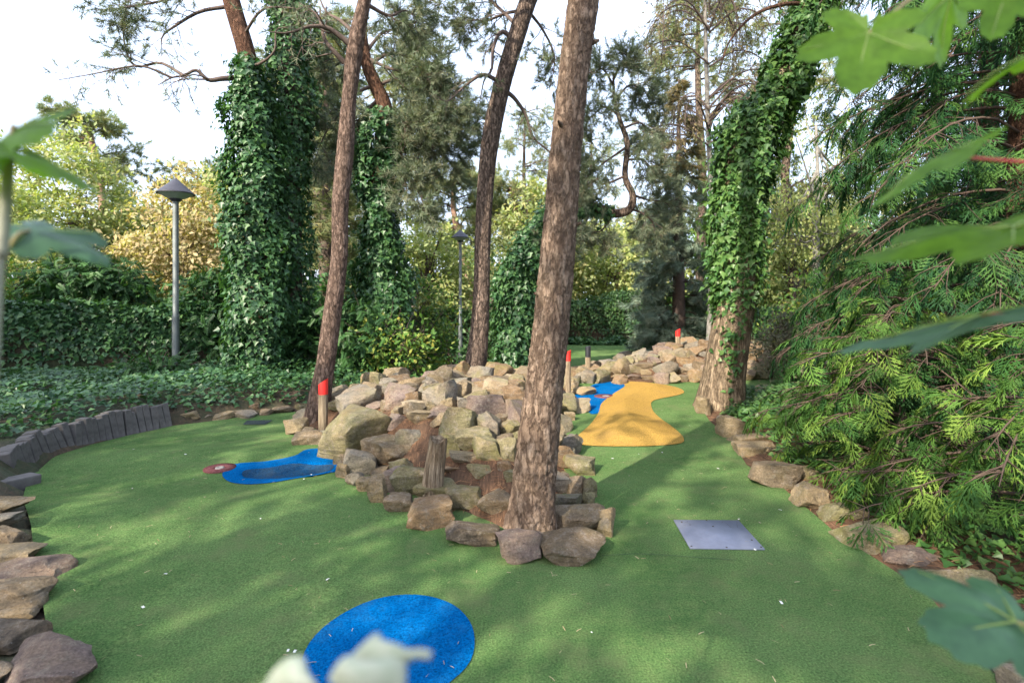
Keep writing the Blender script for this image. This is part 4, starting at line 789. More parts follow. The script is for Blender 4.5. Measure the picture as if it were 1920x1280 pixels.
# crooked pine
d = 11.6
path = pxpath([(962, 700, d), (972, 580, d), (990, 480, d), (1022, 420, d), (1060, 400, d), (1110, 388, d), (1150, 400, d), (1180, 392, d), (1186, 365, d), (1172, 330, d), (1176, 270, d), (1162, 225, d), (1152, 185, d), (1150, 140, d)]); b = path[0].copy()
rt = root('crooked_pine', b, 'crooked pine whose ivy-covered stem bends right behind the thick pine', 'tree')
obj('trunk', trunk_mesh(path, [.2, .18, .17, .15, .13, .11, .10, .09, .075, .065, .06, .05, .04, .02], 16, 120, b), M_pine_grey, rt)
ivy_on(path[:7], np.array([.48, .46, .44, .36, .22, .12, .08]), 11500, .105, b, L_ivy, rt, 4)
lm = Limbs(61)
for l in ([(1176, 275), (1140, 300), (1110, 320), (1090, 310)], [(1170, 240), (1200, 230), (1220, 250), (1240, 240)], [(1160, 215), (1130, 200), (1110, 220), (1092, 215)], [(1152, 190), (1180, 160), (1205, 170), (1225, 190)], [(1150, 160), (1130, 130), (1110, 140)], [(1150, 150), (1165, 120), (1185, 110)], [(1172, 330), (1135, 345), (1105, 340), (1085, 350)],
          [(1180, 392), (1205, 400), (1225, 420), (1230, 460)], [(1110, 390), (1090, 430), (1060, 445), (1075, 470)], [(1186, 365), (1215, 375), (1250, 380), (1280, 400)], [(1150, 400), (1130, 430), (1112, 436)], [(1174, 300), (1205, 300), (1225, 320)], [(1120, 388), (1100, 365), (1085, 372)]):
    zj = lm.r.uniform(-.8, .8); n = len(l); lm.bough(np.array([P(x, y, d+zj*i/(n-1)) for i, (x, y) in enumerate(l)]), .03, n2=14, l2=.75, n3=7, l3=.36, tips=5, droop=.02)
lm.build(rt, b, M_twig, L_pine, TUFT_FAR, .14)
# big leaning ivy tree on the right
d = 8.05
path = pxpath([(1350, 775, d), (1358, 700, d), (1372, 610, d), (1386, 520, d), (1388, 420, d), (1392, 330, d), (1408, 255, d), (1440, 195, d), (1480, 130, d), (1512, 60, d), (1535, -10, d), (1570, -120, d+.2), (1600, -350, d+.4), (1600, -700, d+.5)]); b = path[0].copy()
rt = root('ivy_clad_tree', b, 'leaning ivy-covered tree with bare tan base on the right turf edge', 'tree')
obj('trunk', trunk_mesh(path, [.36, .31, .29, .27, .26, .25, .24, .23, .22, .2, .19, .17, .12, .05], 40, 220, b, .02, .12, 5), M_oldbark, rt)
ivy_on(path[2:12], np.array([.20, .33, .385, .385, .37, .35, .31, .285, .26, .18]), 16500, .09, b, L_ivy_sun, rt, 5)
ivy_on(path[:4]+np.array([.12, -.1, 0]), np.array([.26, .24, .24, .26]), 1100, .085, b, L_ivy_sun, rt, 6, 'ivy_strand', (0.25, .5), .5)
lm = Limbs(71); lm.t.append((resample(path, 40), np.full(40, .015), 4))
lm.bough(pxpath([(1512, 8, d), (1470, 8, d-.2), (1420, 25, d-.3), (1385, 55, d-.4), (1362, 90, d-.4), (1348, 140, d-.4)]), .035, n2=5, l2=.5, n3=2, l3=.25, tips=0, droop=.06)
for k in range(16):
    a = k*2.3; q = P(1585, -150-30*k, d+.3); lm.bough(np.array([q, q+[math.cos(a), math.sin(a), .2], q+[2.2*math.cos(a), 2.2*math.sin(a), .1]]), .05, n2=9, l2=1.0, n3=4, l3=.5, tips=3)
lm.build(rt, b, M_redbark, L_pine, TUFT_FAR, .17)

# ------------------------------------------------------------------ conifers with boughs
def conifer(label, name, base, H, prof, nb, bark, leafm, tpl, size, seed, dens=9, z0=.2, rise=.15, droop=.10, tr=.22, cat='tree', group=None, top=1.0, lean=(0, 0), hangd=.35, leafm2=None, zsplit=None, flat=True, arc=None):
    r = np.random.default_rng(seed); base = np.array(base, float); rt = root(name, base, label, cat, group)
    ax_ = lambda z: np.array([lean[0]*(z/H)**1.5, lean[1]*(z/H)**1.5, z])
    zz = np.linspace(-.15, H if H > 4 else .55*H, 14); obj('trunk', trunk_mesh(np.array([ax_(max(z, 0))+[0, 0, min(z, 0)] for z in zz]), np.linspace(tr, .02, 14), 18, 60, np.zeros(3)), bark, rt)
    tubes, pos, dr, nm = [], [], [], []
    for k in range(nb):
        z = z0+(H-z0)*((k+r.random())/nb)**1.15; L = np.interp(z/H, *zip(*prof))*r.uniform(.75, 1.12); a = r.uniform(*arc) if arc else r.uniform(0, 6.283)
        o = np.array([math.cos(a), math.sin(a), 0]); q = wander(ax_(z), o+np.array([0, 0, rise]), L, 9, .06, droop, r); q[:, 2] = np.maximum(q[:, 2], .08)
        tubes.append((q, np.linspace(.007+.006*L, .003, 9), 4)); T = np.gradient(q, axis=0); T /= np.linalg.norm(T, axis=1)[:, None]
        for j in range(int(dens*L)+2):
            t = r.uniform(.14, 1.0)**.75; i = min(7, int(t*8)); u = t*8-i; p = q[i]*(1-u)+q[i+1]*u if i < 8 else q[8]
            s = np.cross(T[i], [0, 0, 1.]); s = s/np.linalg.norm(s)*(1 if r.random() < .5 else -1); l2 = .42*L*(1.1-t)*r.uniform(.5, 1.1)+.12
            w = wander(p, T[i]*.7+s*.8+r.normal(0, .25, 3), l2, 4, .14, droop*1.6, r); tubes.append((w, np.linspace(.005, .002, 4), 3))
            for f in range(max(2, int(l2/size*2.2))):
                v = r.uniform(.15, 1)*3; i2 = min(2, int(v)); pos.append(w[i2]+(w[i2+1]-w[i2])*(v-i2)); d = w[i2+1]-w[i2]; d = d/np.linalg.norm(d)
                dr.append(d+np.cross(d, [0, 0, 1.])*r.normal(0, .7)+np.array([0, 0, -hangd])+r.normal(0, .12, 3)); nm.append(np.array([0, 0, 1.])+o*.5+r.normal(0, .35, 3))
    V, Fq = join([tube(*t) for t in tubes]); obj('branches', mesh('branches', V, Fq, True), M_dtwig, rt)
    pos, dr, nm = np.array(pos), np.array(dr), np.array(nm); sz = r.uniform(.5, 1.3, len(pos))*size
    if leafm2 is None: obj('crown', leafmesh('crown', tpl, pos, dr, nm, sz, np.zeros(3)), leafm, rt)
    else:
        hi = pos[:, 2]+r.normal(0, .5, len(pos)) > zsplit
        obj('crown', leafmesh('crown', tpl, pos[~hi], dr[~hi], nm[~hi], sz[~hi], np.zeros(3)), leafm, rt)
        obj('upper_crown', leafmesh('upper_crown', tpl, pos[hi], dr[hi], nm[hi], sz[hi], np.zeros(3)), leafm2, rt)
    return rt
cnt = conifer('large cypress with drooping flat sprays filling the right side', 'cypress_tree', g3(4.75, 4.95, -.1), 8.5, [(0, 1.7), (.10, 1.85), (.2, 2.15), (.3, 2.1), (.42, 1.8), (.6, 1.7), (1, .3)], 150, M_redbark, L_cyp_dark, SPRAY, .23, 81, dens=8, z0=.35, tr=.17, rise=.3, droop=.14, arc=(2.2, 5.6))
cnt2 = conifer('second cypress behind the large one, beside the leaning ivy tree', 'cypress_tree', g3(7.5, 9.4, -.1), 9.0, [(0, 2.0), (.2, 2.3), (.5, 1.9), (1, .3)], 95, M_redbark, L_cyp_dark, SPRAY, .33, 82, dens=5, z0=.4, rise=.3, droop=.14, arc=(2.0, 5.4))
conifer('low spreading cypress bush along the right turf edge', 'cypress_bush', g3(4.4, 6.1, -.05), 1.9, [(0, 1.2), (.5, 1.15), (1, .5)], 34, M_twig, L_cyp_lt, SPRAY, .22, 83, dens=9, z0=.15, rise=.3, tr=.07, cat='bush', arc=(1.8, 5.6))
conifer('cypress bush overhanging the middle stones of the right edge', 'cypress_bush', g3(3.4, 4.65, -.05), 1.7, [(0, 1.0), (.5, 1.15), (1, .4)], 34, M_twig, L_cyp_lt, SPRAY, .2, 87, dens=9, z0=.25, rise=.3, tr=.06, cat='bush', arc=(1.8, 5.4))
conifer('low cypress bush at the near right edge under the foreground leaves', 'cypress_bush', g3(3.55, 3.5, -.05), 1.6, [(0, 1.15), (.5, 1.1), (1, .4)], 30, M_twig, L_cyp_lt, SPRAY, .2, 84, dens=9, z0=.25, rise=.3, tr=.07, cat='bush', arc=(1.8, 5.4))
conifer('bluish spruce with browning top behind the far mound', 'spruce_tree', g3(4.75, 15.2, -.1), 8.0, [(0, 1.3), (.25, 1.4), (.5, 1.15), (.75, .8), (1, .15)], 170, M_twig, L_spruce, SPRUCE, .24, 85, dens=12, z0=.4, rise=.05, droop=.07, leafm2=L_brownsp, zsplit=5.2)
conifer('soft pale green conifer behind the slim leaning pine', 'conifer_tree', g3(-5.4, 15.5, -.1), 10.5, [(0, 1.6), (.3, 1.8), (.6, 1.5), (1, .2)], 130, M_twig, L_pine_lt, TUFT_FAR, .28, 86, dens=10, z0=1.0)

# ------------------------------------------------------------------ leafy trees and bushes
def leafy(name, label, base, H, cc, cr, ncl, per, lsz, leafm, bark, seed, tr=.16, cat='tree', group=None, clump=.34, tpl=None, hang=0.0, hollow=.35):
    r = np.random.default_rng(seed); base = np.array(base, float); cc = np.array(cc, float); cr = np.array(cr, float); rt = root(name, base, label, cat, group)
    u = runit(ncl*3); rad = r.uniform(hollow, 1, ncl*3)**.6; C = u*rad[:, None]; keep = fbm(C*1.7+seed, 2, seed) > -.25; C = (C[keep][:ncl])*cr+cc
    C[:, 2] = np.maximum(C[:, 2], .12)
    C = C+r.normal(0, .08, C.shape)*cr
    tubes = []; fork = cc*np.array([.5, .5, 0])+np.array([0, 0, max(.15, cc[2]-cr[2]*.75)])
    tubes.append((resample(np.array([[0, 0, -.15], fork*.5+r.normal(0, .04, 3), fork, (fork+cc)/2+r.normal(0, .1, 3), cc+[0, 0, cr[2]*.3]]), 16), np.linspace(tr, tr*.25, 16), 9))
    for c in C[::max(1, ncl//30)]:
        s = tubes[0][0][int(r.integers(7, 15))]; mid = (s+c)/2+r.normal(0, .12, 3)*cr*.5; tubes.append((resample(np.array([s, mid, c]), 6), np.linspace(tr*.3, .006, 6), 4))
        for k in range(3):
            e = c+r.normal(0, clump, 3); tubes.append((np.array([mid*.3+c*.7, (mid*.3+c*.7+e)/2+r.normal(0, .04, 3), e]), np.array([.012, .007, .003]), 3))
    V, Fq = join([tube(*t) for t in tubes]); obj('trunk', mesh('trunk', V, Fq, True), bark, rt)
    n = len(C)*per; k = np.repeat(np.arange(len(C)), per); off = r.normal(0, clump, (n, 3))*np.array([1, 1, .62]); pos = C[k]+off
    pos[:, 2] = np.maximum(pos[:, 2], .05)
    o = pos-cc; o /= np.linalg.norm(o, axis=1)[:, None]+1e-9
    d = r.normal(0, .7, (n, 3))+o*.5+np.array([0, 0, -.25-hang]); nm = np.array([0, 0, .5])+SUND*.55+o*.5+r.normal(0, .45, (n, 3))
    obj('crown', leafmesh('crown', tpl or LEAF, pos, d, nm, r.uniform(.65, 1.25, n)*lsz, np.zeros(3)), leafm, rt); return rt
gx_ = lambda px, d: (px-960)/F*d
AV_COPY = []
def gl(px, d): return g3(gx_(px, d), d, -.05)
leafy('broadleaf_tree', 'pale green sunlit tree at far left behind the hedge', gl(150, 21), 9, (0, 0, 4.8), (2.5, 2.2, 3.4), 150, 75, .21, L_grn, M_twig, 1)
leafy('broadleaf_tree', 'brown autumn tree behind the tall lamp', gl(345, 20), 8, (0, 0, 4.0), (1.9, 1.9, 2.4), 110, 65, .20, L_brown, M_twig, 2)
leafy('broadleaf_tree', 'yellow-green tree at the extreme left edge', gl(-20, 17.5), 8, (0, 0, 3.4), (2.0, 1.8, 2.9), 100, 65, .19, L_gold, M_twig, 3)
leafy('broadleaf_tree', 'rounded pale tree between the tall lamp and the front ivy trunk', gl(440, 25), 9, (0, 0, 4.2), (2.6, 2.2, 3.2), 130, 65, .23, L_grn, M_twig, 4)
leafy('broadleaf_tree', 'yellowing tree behind the distant lamp', gl(800, 19), 8, (0, 0, 3.6), (1.5, 1.7, 2.3), 80, 65, .19, L_gold, M_twig, 5)
leafy('broadleaf_tree', 'light green tree seen between the middle pine and crooked pine', gl(1010, 24), 9, (0, 0, 3.8), (2.5, 2.0, 3.1), 130, 65, .22, L_grn, M_twig, 6)
leafy('broadleaf_tree', 'sunny yellow-green tree above the far clipped hedge', gl(1140, 27), 8, (0, 0, 3.2), (2.6, 2.0, 2.4), 120, 65, .24, L_gold, M_twig, 7)
leafy('broadleaf_tree', 'thin yellowish birch-like tree right of the leaning ivy tree', gl(1530, 17), 10, (0, 0, 6.2), (1.8, 1.8, 3.6), 120, 42, .13, L_gold, M_birch, 8, hang=.8)
leafy('broadleaf_tree', 'green tree in the gap right of the leaning ivy trunk', gl(1500, 20), 8, (0, 0, 3.2), (2.4, 2.0, 2.8), 110, 65, .2, L_grn, M_twig, 9)
# birch with hanging twigs
d = 13.2; bb = gl(1330, d); rt = root('birch_tree', bb, 'birch with long hanging bare twigs above the bluish spruce', 'tree'); lm = Limbs(91)
pth = np.array([bb, bb+[.1, 0, 3], bb+[0, .1, 6], bb+[-.1, 0, 9], bb+[0, 0, 11]]); obj('trunk', trunk_mesh(pth, [.10, .08, .06, .04, .02], 14, 60, bb), M_birch, rt)
for k in range(44):
    z = lm.r.uniform(4.8, 10.5); a = lm.r.uniform(0, 6.283); q = bb+[0, 0, z]; l = lm.r.uniform(.8, 1.9); lm.bough(np.array([q, q+[math.cos(a)*l*.5, math.sin(a)*l*.5, .5], q+[math.cos(a)*l, math.sin(a)*l, .1], q+[math.cos(a)*l*1.05, math.sin(a)*l*1.05, -.9]]), .025, n2=11, l2=1.1, n3=5, l3=.3, droop=.35, tips=3)
lm.build(rt, bb, M_twig, L_brownsp, LEAF, .07)
# distant pines with orange stems
def far_pine(label, pts, D, r0, crown, seed, leafm=None, stemcol=None):
    path = np.array([P(x, y, D) for x, y in pts]); b = path[0].copy(); rt = root('pine_tree', b, label, 'tree'); n = len(pts)
    obj('trunk', trunk_mesh(path, np.linspace(r0, r0*.4, n), 12, 60, b), stemcol or M_pinkstem, rt); lm = Limbs(seed)
    for k in range(crown[0]):
        i = n-1-lm.r.uniform(0, crown[1]); q = np.array([np.interp(i, range(n), path[:, j]) for j in range(3)]); a = lm.r.uniform(0, 6.283); l = crown[2]*lm.r.uniform(.5, 1.1)
        lm.bough(np.array([q, q+[math.cos(a)*l*.5, math.sin(a)*l*.5, .35], q+[math.cos(a)*l, math.sin(a)*l, .3]]), .05, n2=9, l2=.9, n3=4, l3=.45, tips=4)
    lm.build(rt, b, M_redbark, leafm or L_pine_lt, TUFT_FAR, .3)
far_pine('distant sunlit pine with a straight pinkish stem behind the distant lamp', [(905, 640), (885, 560), (874, 500), (860, 440), (850, 390), (852, 340)], 25, .24, (20, 2.5, 2.2), 101)
far_pine('distant sunlit pine with curling orange stem right of the middle pine', [(985, 640), (972, 540), (962, 470), (958, 420), (968, 385), (955, 350)], 27, .24, (20, 2.5, 2.2), 102)
far_pine('distant pine with forked pinkish stem above the clipped hedge', [(1152, 640), (1150, 570), (1158, 540), (1166, 510), (1172, 488), (1180, 455), (1185, 420)], 29, .28, (14, 1.6, 2.0), 103)
far_pine('tall distant pine behind the brown autumn tree', [(395, 640), (392, 520), (388, 420), (385, 360), (388, 320)], 30, .25, (22, 2.5, 2.6), 104)
far_pine('tall distant pine rising over the pale green tree at far left', [(215, 640), (200, 480), (190, 360), (175, 280), (165, 235)], 26, .25, (18, 2.2, 2.4), 105)
# tall airy pines standing behind the trunks
def airy(seed):
    r = np.random.default_rng(seed); rt = root('pine_tree', (0, 0, 0), 'x', 'tree'); lm = Limbs(seed); pth = np.array([(0, 0, -.3), (.1, .1, 3), (-.1, .1, 6), (.15, 0, 9), (0, 0, 12.5)], float)
    obj('trunk', trunk_mesh(pth, [.2, .17, .14, .1, .03], 10, 40, np.zeros(3)), M_pine_grey, rt)
    for k in range(28):
        z = r.uniform(3.2, 12.2); a = r.uniform(0, 6.283); l = (2.6-.12*abs(z-7)**1.3)*r.uniform(.5, 1.1); q = np.array([0, 0, z])
        lm.bough(np.array([q, q+[math.cos(a)*l*.5, math.sin(a)*l*.5, .2], q+[math.cos(a)*l, math.sin(a)*l, -.1]]), .04, n2=9, l2=1.1, n3=5, l3=.5, droop=.06, tips=3)
    lm.build(rt, np.zeros(3), M_twig, L_pine_lt, TUFT_FAR, .25); return rt
AV = [airy(301), airy(302)]
for k, (px, d, s_, lab) in enumerate([(600, 17.5, .95, 'tall airy pine behind the slim leaning pine'), (735, 24, 1.1, 'tall airy pine behind the spreading ivy pine'), (1110, 31, .95, 'tall airy pine behind the crooked pine'), (545, 27, 1.15, 'tall airy pine behind the second ivy trunk'), (985, 33, 1.1, 'tall airy pine far behind the gap right of the middle pine'), (1310, 20, 1.1, 'tall airy pine behind the birch with hanging twigs'), (1480, 19, 1.0, 'tall airy pine right of the leaning ivy tree')]):
    p_ = gl(px, d); o = AV[k % 2]
    if k < 2: o.location = p_; o.scale = (s_, s_, s_); o.rotation_euler = (0, 0, k); tag(o, lab, 'tree', 'tall airy pines behind the course')
    else: AV_COPY.append((o, p_, k*2.1, s_, lab))
# belt of trees that closes the view
VAR = [leafy('broadleaf_tree', 'x', (0, 0, 0), 8, (0, 0, 4.0), (3.0, 2.6, 3.6), 130, 60, .30, m_, M_twig, 20+k) for k, m_ in enumerate((L_grn, L_bush, L_gold))]
def copy_tree(o, loc, rz, s, label, group):
    c = o.copy(); COL.objects.link(c); c.location = loc; c.rotation_euler = (0, 0, rz); c.scale = (s, s, s); c['label'] = label; c['group'] = group
    for ch in o.children:
        k = ch.copy(); COL.objects.link(k); k.parent = c
SPOT = ['beyond the left frame edge', 'at the far left horizon', 'behind the pale green tree at far left', 'behind the brown autumn tree', 'behind the front ivy trunk', 'behind the slim leaning pine', 'behind the spreading ivy pine', 'behind the middle pine', 'behind the thick pine', 'behind the forked pinkish pine', 'behind the bluish spruce', 'behind the leaning ivy tree', 'behind the second cypress', 'behind the large cypress', 'just left of the tall lamp', 'right of the spruce behind the cypress', 'past the extreme left tree', 'between the spruce and the ivy tree']
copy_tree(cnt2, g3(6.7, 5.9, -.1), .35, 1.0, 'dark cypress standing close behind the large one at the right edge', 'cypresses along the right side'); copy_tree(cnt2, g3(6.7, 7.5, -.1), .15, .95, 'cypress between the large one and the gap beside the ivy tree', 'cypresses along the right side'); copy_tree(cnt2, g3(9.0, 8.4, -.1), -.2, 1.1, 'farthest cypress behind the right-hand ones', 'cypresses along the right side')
for a_ in AV_COPY: copy_tree(*a_, 'tall airy pines behind the course')
k = 0; kinds = ('pale green', 'mid green', 'yellowing')
for x, y, s in [(-36, 33, 1.1), (-29, 31, 1.0), (-24, 35, 1.15), (-18.5, 33, .95), (-13.5, 36, 1.0), (-9, 34, .85), (-5, 37, .85), (-1, 36, .8), (3, 38, .75), (7.5, 35, .8), (11, 33, 1.0), (15.5, 32, 1.05), (20, 30, 1.1), (25, 29, 1.1), (-16, 24, .8), (13, 24, .9), (-30, 22, 1.0), (9, 21, .7)]:
    v = k % 3; lab = f'{kinds[v]} distant tree of the far belt {SPOT[k]}'
    if k < 3: o = VAR[v]; o.location = (x, y, -.3); o.scale = (s, s, s); o['label'] = lab; o['group'] = 'trees of the far belt'
    else: copy_tree(VAR[v], (x, y, -.3), k*1.9, s, lab, 'trees of the far belt')
    k += 1
# shrubs
def shrub(label, px, d, zc, cr, ncl, per, lsz, leafm, seed, tpl=None, name='shrub', clump=.2, hollow=.3):
    b = gl(px, d); leafy(name, label, b, 2, (0, 0, zc), cr, ncl, per, lsz, leafm, M_twig, seed, .04, 'shrub', None, clump, tpl, 0.0, hollow)
shrub('dark feathery shrub above the ivy hedge at left', 160, 11.6, 1.75, (1.05, .7, .72), 60, 30, .23, L_fern, 31, COMP)
shrub('feathery shrub right of the tall lamp pole', 388, 11.9, 1.05, (.95, .6, 1.15), 70, 30, .24, L_fern, 32, COMP)
shrub('low feathery shrub at the foot of the tall lamp', 300, 9.5, .22, (.7, .4, .16), 30, 20, .18, L_fern, 33, COMP)
shrub('dark bluish feathery shrub behind the slim leaning pine', 632, 10.8, .8, (.75, .6, .75), 55, 30, .22, L_fern, 34, COMP)
shrub('yellow-flecked leafy shrub behind the left end of the mound', 735, 10.9, .6, (.75, .5, .75), 50, 40, .12, L_bush, 35)
shrub('tall light shrub left of the distant lamp', 772, 13.4, 1.2, (.95, .7, 1.35), 75, 45, .13, L_bush, 36)
shrub('dark leafy shrub between the distant lamp and the middle pine', 838, 17.3, .5, (1.0, .5, 1.2), 50, 45, .12, L_fern, 37)
shrub('dense shrub under the crooked pine', 940, 12.4, .5, (.8, .5, .85), 60, 50, .12, L_hedge, 38)
shrub('dark shrub mass between the two ivy-clad trees', 640, 12.6, 1.1, (1.2, .6, 1.3), 80, 45, .14, L_fern, 39)
shrub('dark rounded bush at the foot of the bluish spruce', 1235, 16.5, .75, (.75, .6, .8), 60, 50, .13, L_ivy, 40)
shrub('greyish twiggy bush right of the leaning ivy tree', 1475, 10.6, .75, (.62, .5, .65), 60, 45, .075, L_grey, 41, None, 'bush', .14)
shrub('green bush behind the greyish twiggy one', 1540, 13.0, 1.0, (1.2, .6, 1.2), 70, 45, .13, L_bush, 42)
shrub('leafy shrub at far left in front of the yellow-green tree', 30, 11.6, 1.5, (1.1, .7, .9), 55, 45, .12, L_bush, 43)
shrub('broad dark shrub behind the front ivy trunk', 470, 12.8, 1.2, (1.5, .6, 1.3), 90, 45, .14, L_fern, 44)
# hedges: ivy-covered hedge on the left, clipped hedge far behind
def hedge(label, a, b, th, h, n, lsz, leafm, seed, tpl, z0=0.0):
    r = np.random.default_rng(seed); a, b = np.array(a, float), np.array(b, float); L = np.linalg.norm(b-a); u = (b-a)/L; v = np.array([-u[1], u[0]]); mid = (a+b)/2
    base = np.array([*mid, z0]); rt = root('hedge', base, label, 'hedge')
    nx, nz = 60, 16; V = []
    th_ = np.linspace(0, np.pi, nz)
    S = np.repeat(np.linspace(-L/2, L/2, nx), nz); A = np.tile(th_, nx); c_, s_ = np.cos(A), np.sin(A); e = .45
    X = np.sign(c_)*np.abs(c_)**e*th/2; Z = np.abs(s_)**e*h; lump = 1+.16*fbm(np.c_[S*.9, X*1.2, Z*1.1]+seed, 3, seed)
    pts = np.outer(S, np.r_[u, 0])+np.outer(X*lump*.9, np.r_[v, 0])+np.outer(Z*lump*.93-.1, [0, 0, 1]); i = (np.arange(nx-1)[:, None]*nz+np.arange(nz-1)[None]).ravel()
    obj('core', mesh('core', pts, np.stack([i, i+1, i+nz+1, i+nz], -1), True), M_ground, rt)
    t = r.random(n)*np.pi; s = r.uniform(-L/2, L/2, n); c_, s_ = np.cos(t), np.sin(t); X = np.sign(c_)*np.abs(c_)**e*th/2; Z = np.abs(s_)**e*h; lump = 1+.16*fbm(np.c_[s*.9, X*1.2, Z*1.1]+seed, 3, seed)
    k = r.exponential(.05, n); pos = np.outer(s, np.r_[u, 0])+np.outer(X*lump+np.sign(X)*k*.6, np.r_[v, 0])+np.outer(Z*lump+k*.4, [0, 0, 1]); O = np.outer(c_, np.r_[v, 0])+np.outer(s_, [0, 0, 1])
    d = np.array([0, 0, -.6])+O*.4+r.normal(0, .45, (n, 3)); nm = O+[0, 0, .4]+r.normal(0, .35, (n, 3))
    obj('foliage', leafmesh('foliage', tpl, pos, d, nm, r.uniform(.65, 1.25, n)*lsz, np.zeros(3)), leafm, rt)
hedge('dark ivy-covered hedge running along the left behind the concrete edging', (-13.0, 8.6), (-6.6, 11.9), .9, 1.42, 19000, .10, L_ivy, 1, IVY, .15)
hedge('clipped rounded hedge beyond the far turf', (1.2, 20.6), (5.4, 20.4), 1.8, 1.75, 9000, .13, L_hedge, 2, LEAF)
hedge('low hedge at the foot of the spruce beyond the far turf', (5.4, 19.4), (9.5, 18.2), 1.4, 1.3, 6000, .13, L_ivy, 3, LEAF)
hedge('dark hedge closing the gap behind the middle pine', (-7.5, 17.5), (.8, 18.8), 1.2, 1.9, 9000, .15, L_hedge, 4, LEAF, -.7)
# ivy ground cover
def cover(name, poly, n, lsz, leafm, seed, hmax, label):
    r = np.random.default_rng(seed); lo, hi = poly.min(0), poly.max(0); q = r.uniform(lo, hi, (n*3, 2)); q = q[sdist(q, poly) > 0][:n]; q = q[(sdist(q, TURF) < -.13)]; n = len(q)
    z = zS(q); hgt = hmax*(.35+.65*np.clip(.5+fbm(np.c_[q*1.6, 0*q[:, 0]], 3, seed), 0, 1))*r.random(n)**.5*sm(.1, .5, -sdist(q, TURF))+.02
    d = np.c_[r.normal(0, 1, (n, 2)), r.normal(-.25, .3, n)]; nm = np.c_[r.normal(0, .4, (n, 2)), np.ones(n)]
    nm[:, 1] -= .3
    obj(name, leafmesh(name, IVY, np.c_[q, z+hgt], d, nm, r.uniform(.6, 1.2, n)*lsz, np.zeros(3)), leafm, kind='stuff', label=label, cat='ground cover')
cover('ivy_ground_cover', np.array([(-10.5, 5.0), (-5.4, 5.2), (-4.4, 7.2), (-2.9, 8.2), (-1.9, 9.6), (-1.0, 11.2), (-6, 12.0), (-11.5, 9.5)]), 22000, .085, L_ivy, 3, .28, 'dark ivy carpet between the turf edge and the hedge on the left')
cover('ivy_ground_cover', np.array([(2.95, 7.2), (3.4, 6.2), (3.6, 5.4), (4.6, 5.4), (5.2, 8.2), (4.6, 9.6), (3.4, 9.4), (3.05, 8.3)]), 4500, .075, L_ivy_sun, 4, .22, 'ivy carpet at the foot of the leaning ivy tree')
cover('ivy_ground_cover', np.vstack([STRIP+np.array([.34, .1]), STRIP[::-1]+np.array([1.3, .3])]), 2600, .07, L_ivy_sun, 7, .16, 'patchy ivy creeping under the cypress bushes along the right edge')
cover('ivy_ground_cover', np.array([(1.0, 19.2), (6.8, 18.3), (6.9, 19.2), (1.0, 20.2)]), 3500, .12, L_ivy, 5, .3, 'ivy strip in front of the far clipped hedge')
# needle litter on the mound and scraps on the turf
def litter(name, n, area, zf, L, w, cols, seed, label, test):
    r = np.random.default_rng(seed); q = r.uniform(area[0], area[1], (n, 2)); q = q[test(q)]; n = len(q); a = r.uniform(0, 6.283, n); LL = L*r.uniform(.5, 1.2, n)
    tpl = T_([(-.5*w/L, -.5, 0), (.5*w/L, -.5, 0), (.5*w/L, 0, .05), (.5*w/L, .5, 0), (-.5*w/L, .5, 0), (-.5*w/L, 0, .05)], [(0, 1, 2, 5), (5, 2, 3, 4)])
    V, Fc, rd = scatter(tpl, np.c_[q, zf(q)+.008+r.random(n)*.01], np.c_[np.cos(a), np.sin(a), r.normal(0, .06, n)], np.c_[r.normal(0, .2, (n, 2)), np.ones(n)], LL)
    obj(name, mesh(name, V, Fc, rnd=rd), leaf_mat(name+'_colour', cols, .05, .8), kind='stuff', label=label, cat='litter')
litter('pine_needle_litter', 9000, ((-2.9, 3.4), (1.3, 8.5)), zM, .09, .0035, [(.20, .09, .05), (.33, .17, .09), (.42, .25, .14)], 1, 'fallen brown pine needles between the mound rocks', lambda q: sdist(q, MOUND) > .06)
litter('pine_needle_litter', 5000, ((1.3, 1.6), (4.4, 8.0)), lambda q: zG(q)+.025, .09, .0035, [(.20, .09, .05), (.33, .17, .09), (.42, .25, .14)], 2, 'fallen brown pine needles on the soil along the right edge', lambda q: sdist(q, SOIL) > .03)
litter('turf_scraps', 900, ((-4.8, 1.8), (3.0, 9.0)), zT, .034, .003, [(.35, .27, .15), (.5, .42, .27), (.3, .2, .11)], 3, 'scattered dry needles lying on the green turf', lambda q: (sdist(q, TURF) > .1) & (sdist(q, MOUND) < -.05) & (sdist(q, YEL) < 0))
litter('petal_scraps', 70, ((-4.8, 1.8), (3.0, 8.0)), zT, .022, .011, [(.7, .7, .72), (.8, .8, .8), (.25, .16, .1)], 4, 'tiny pale petals and leaf bits strewn on the turf', lambda q: (sdist(q, TURF) > .1) & (sdist(q, MOUND) < -.05) & (sdist(q, YEL) < 0))
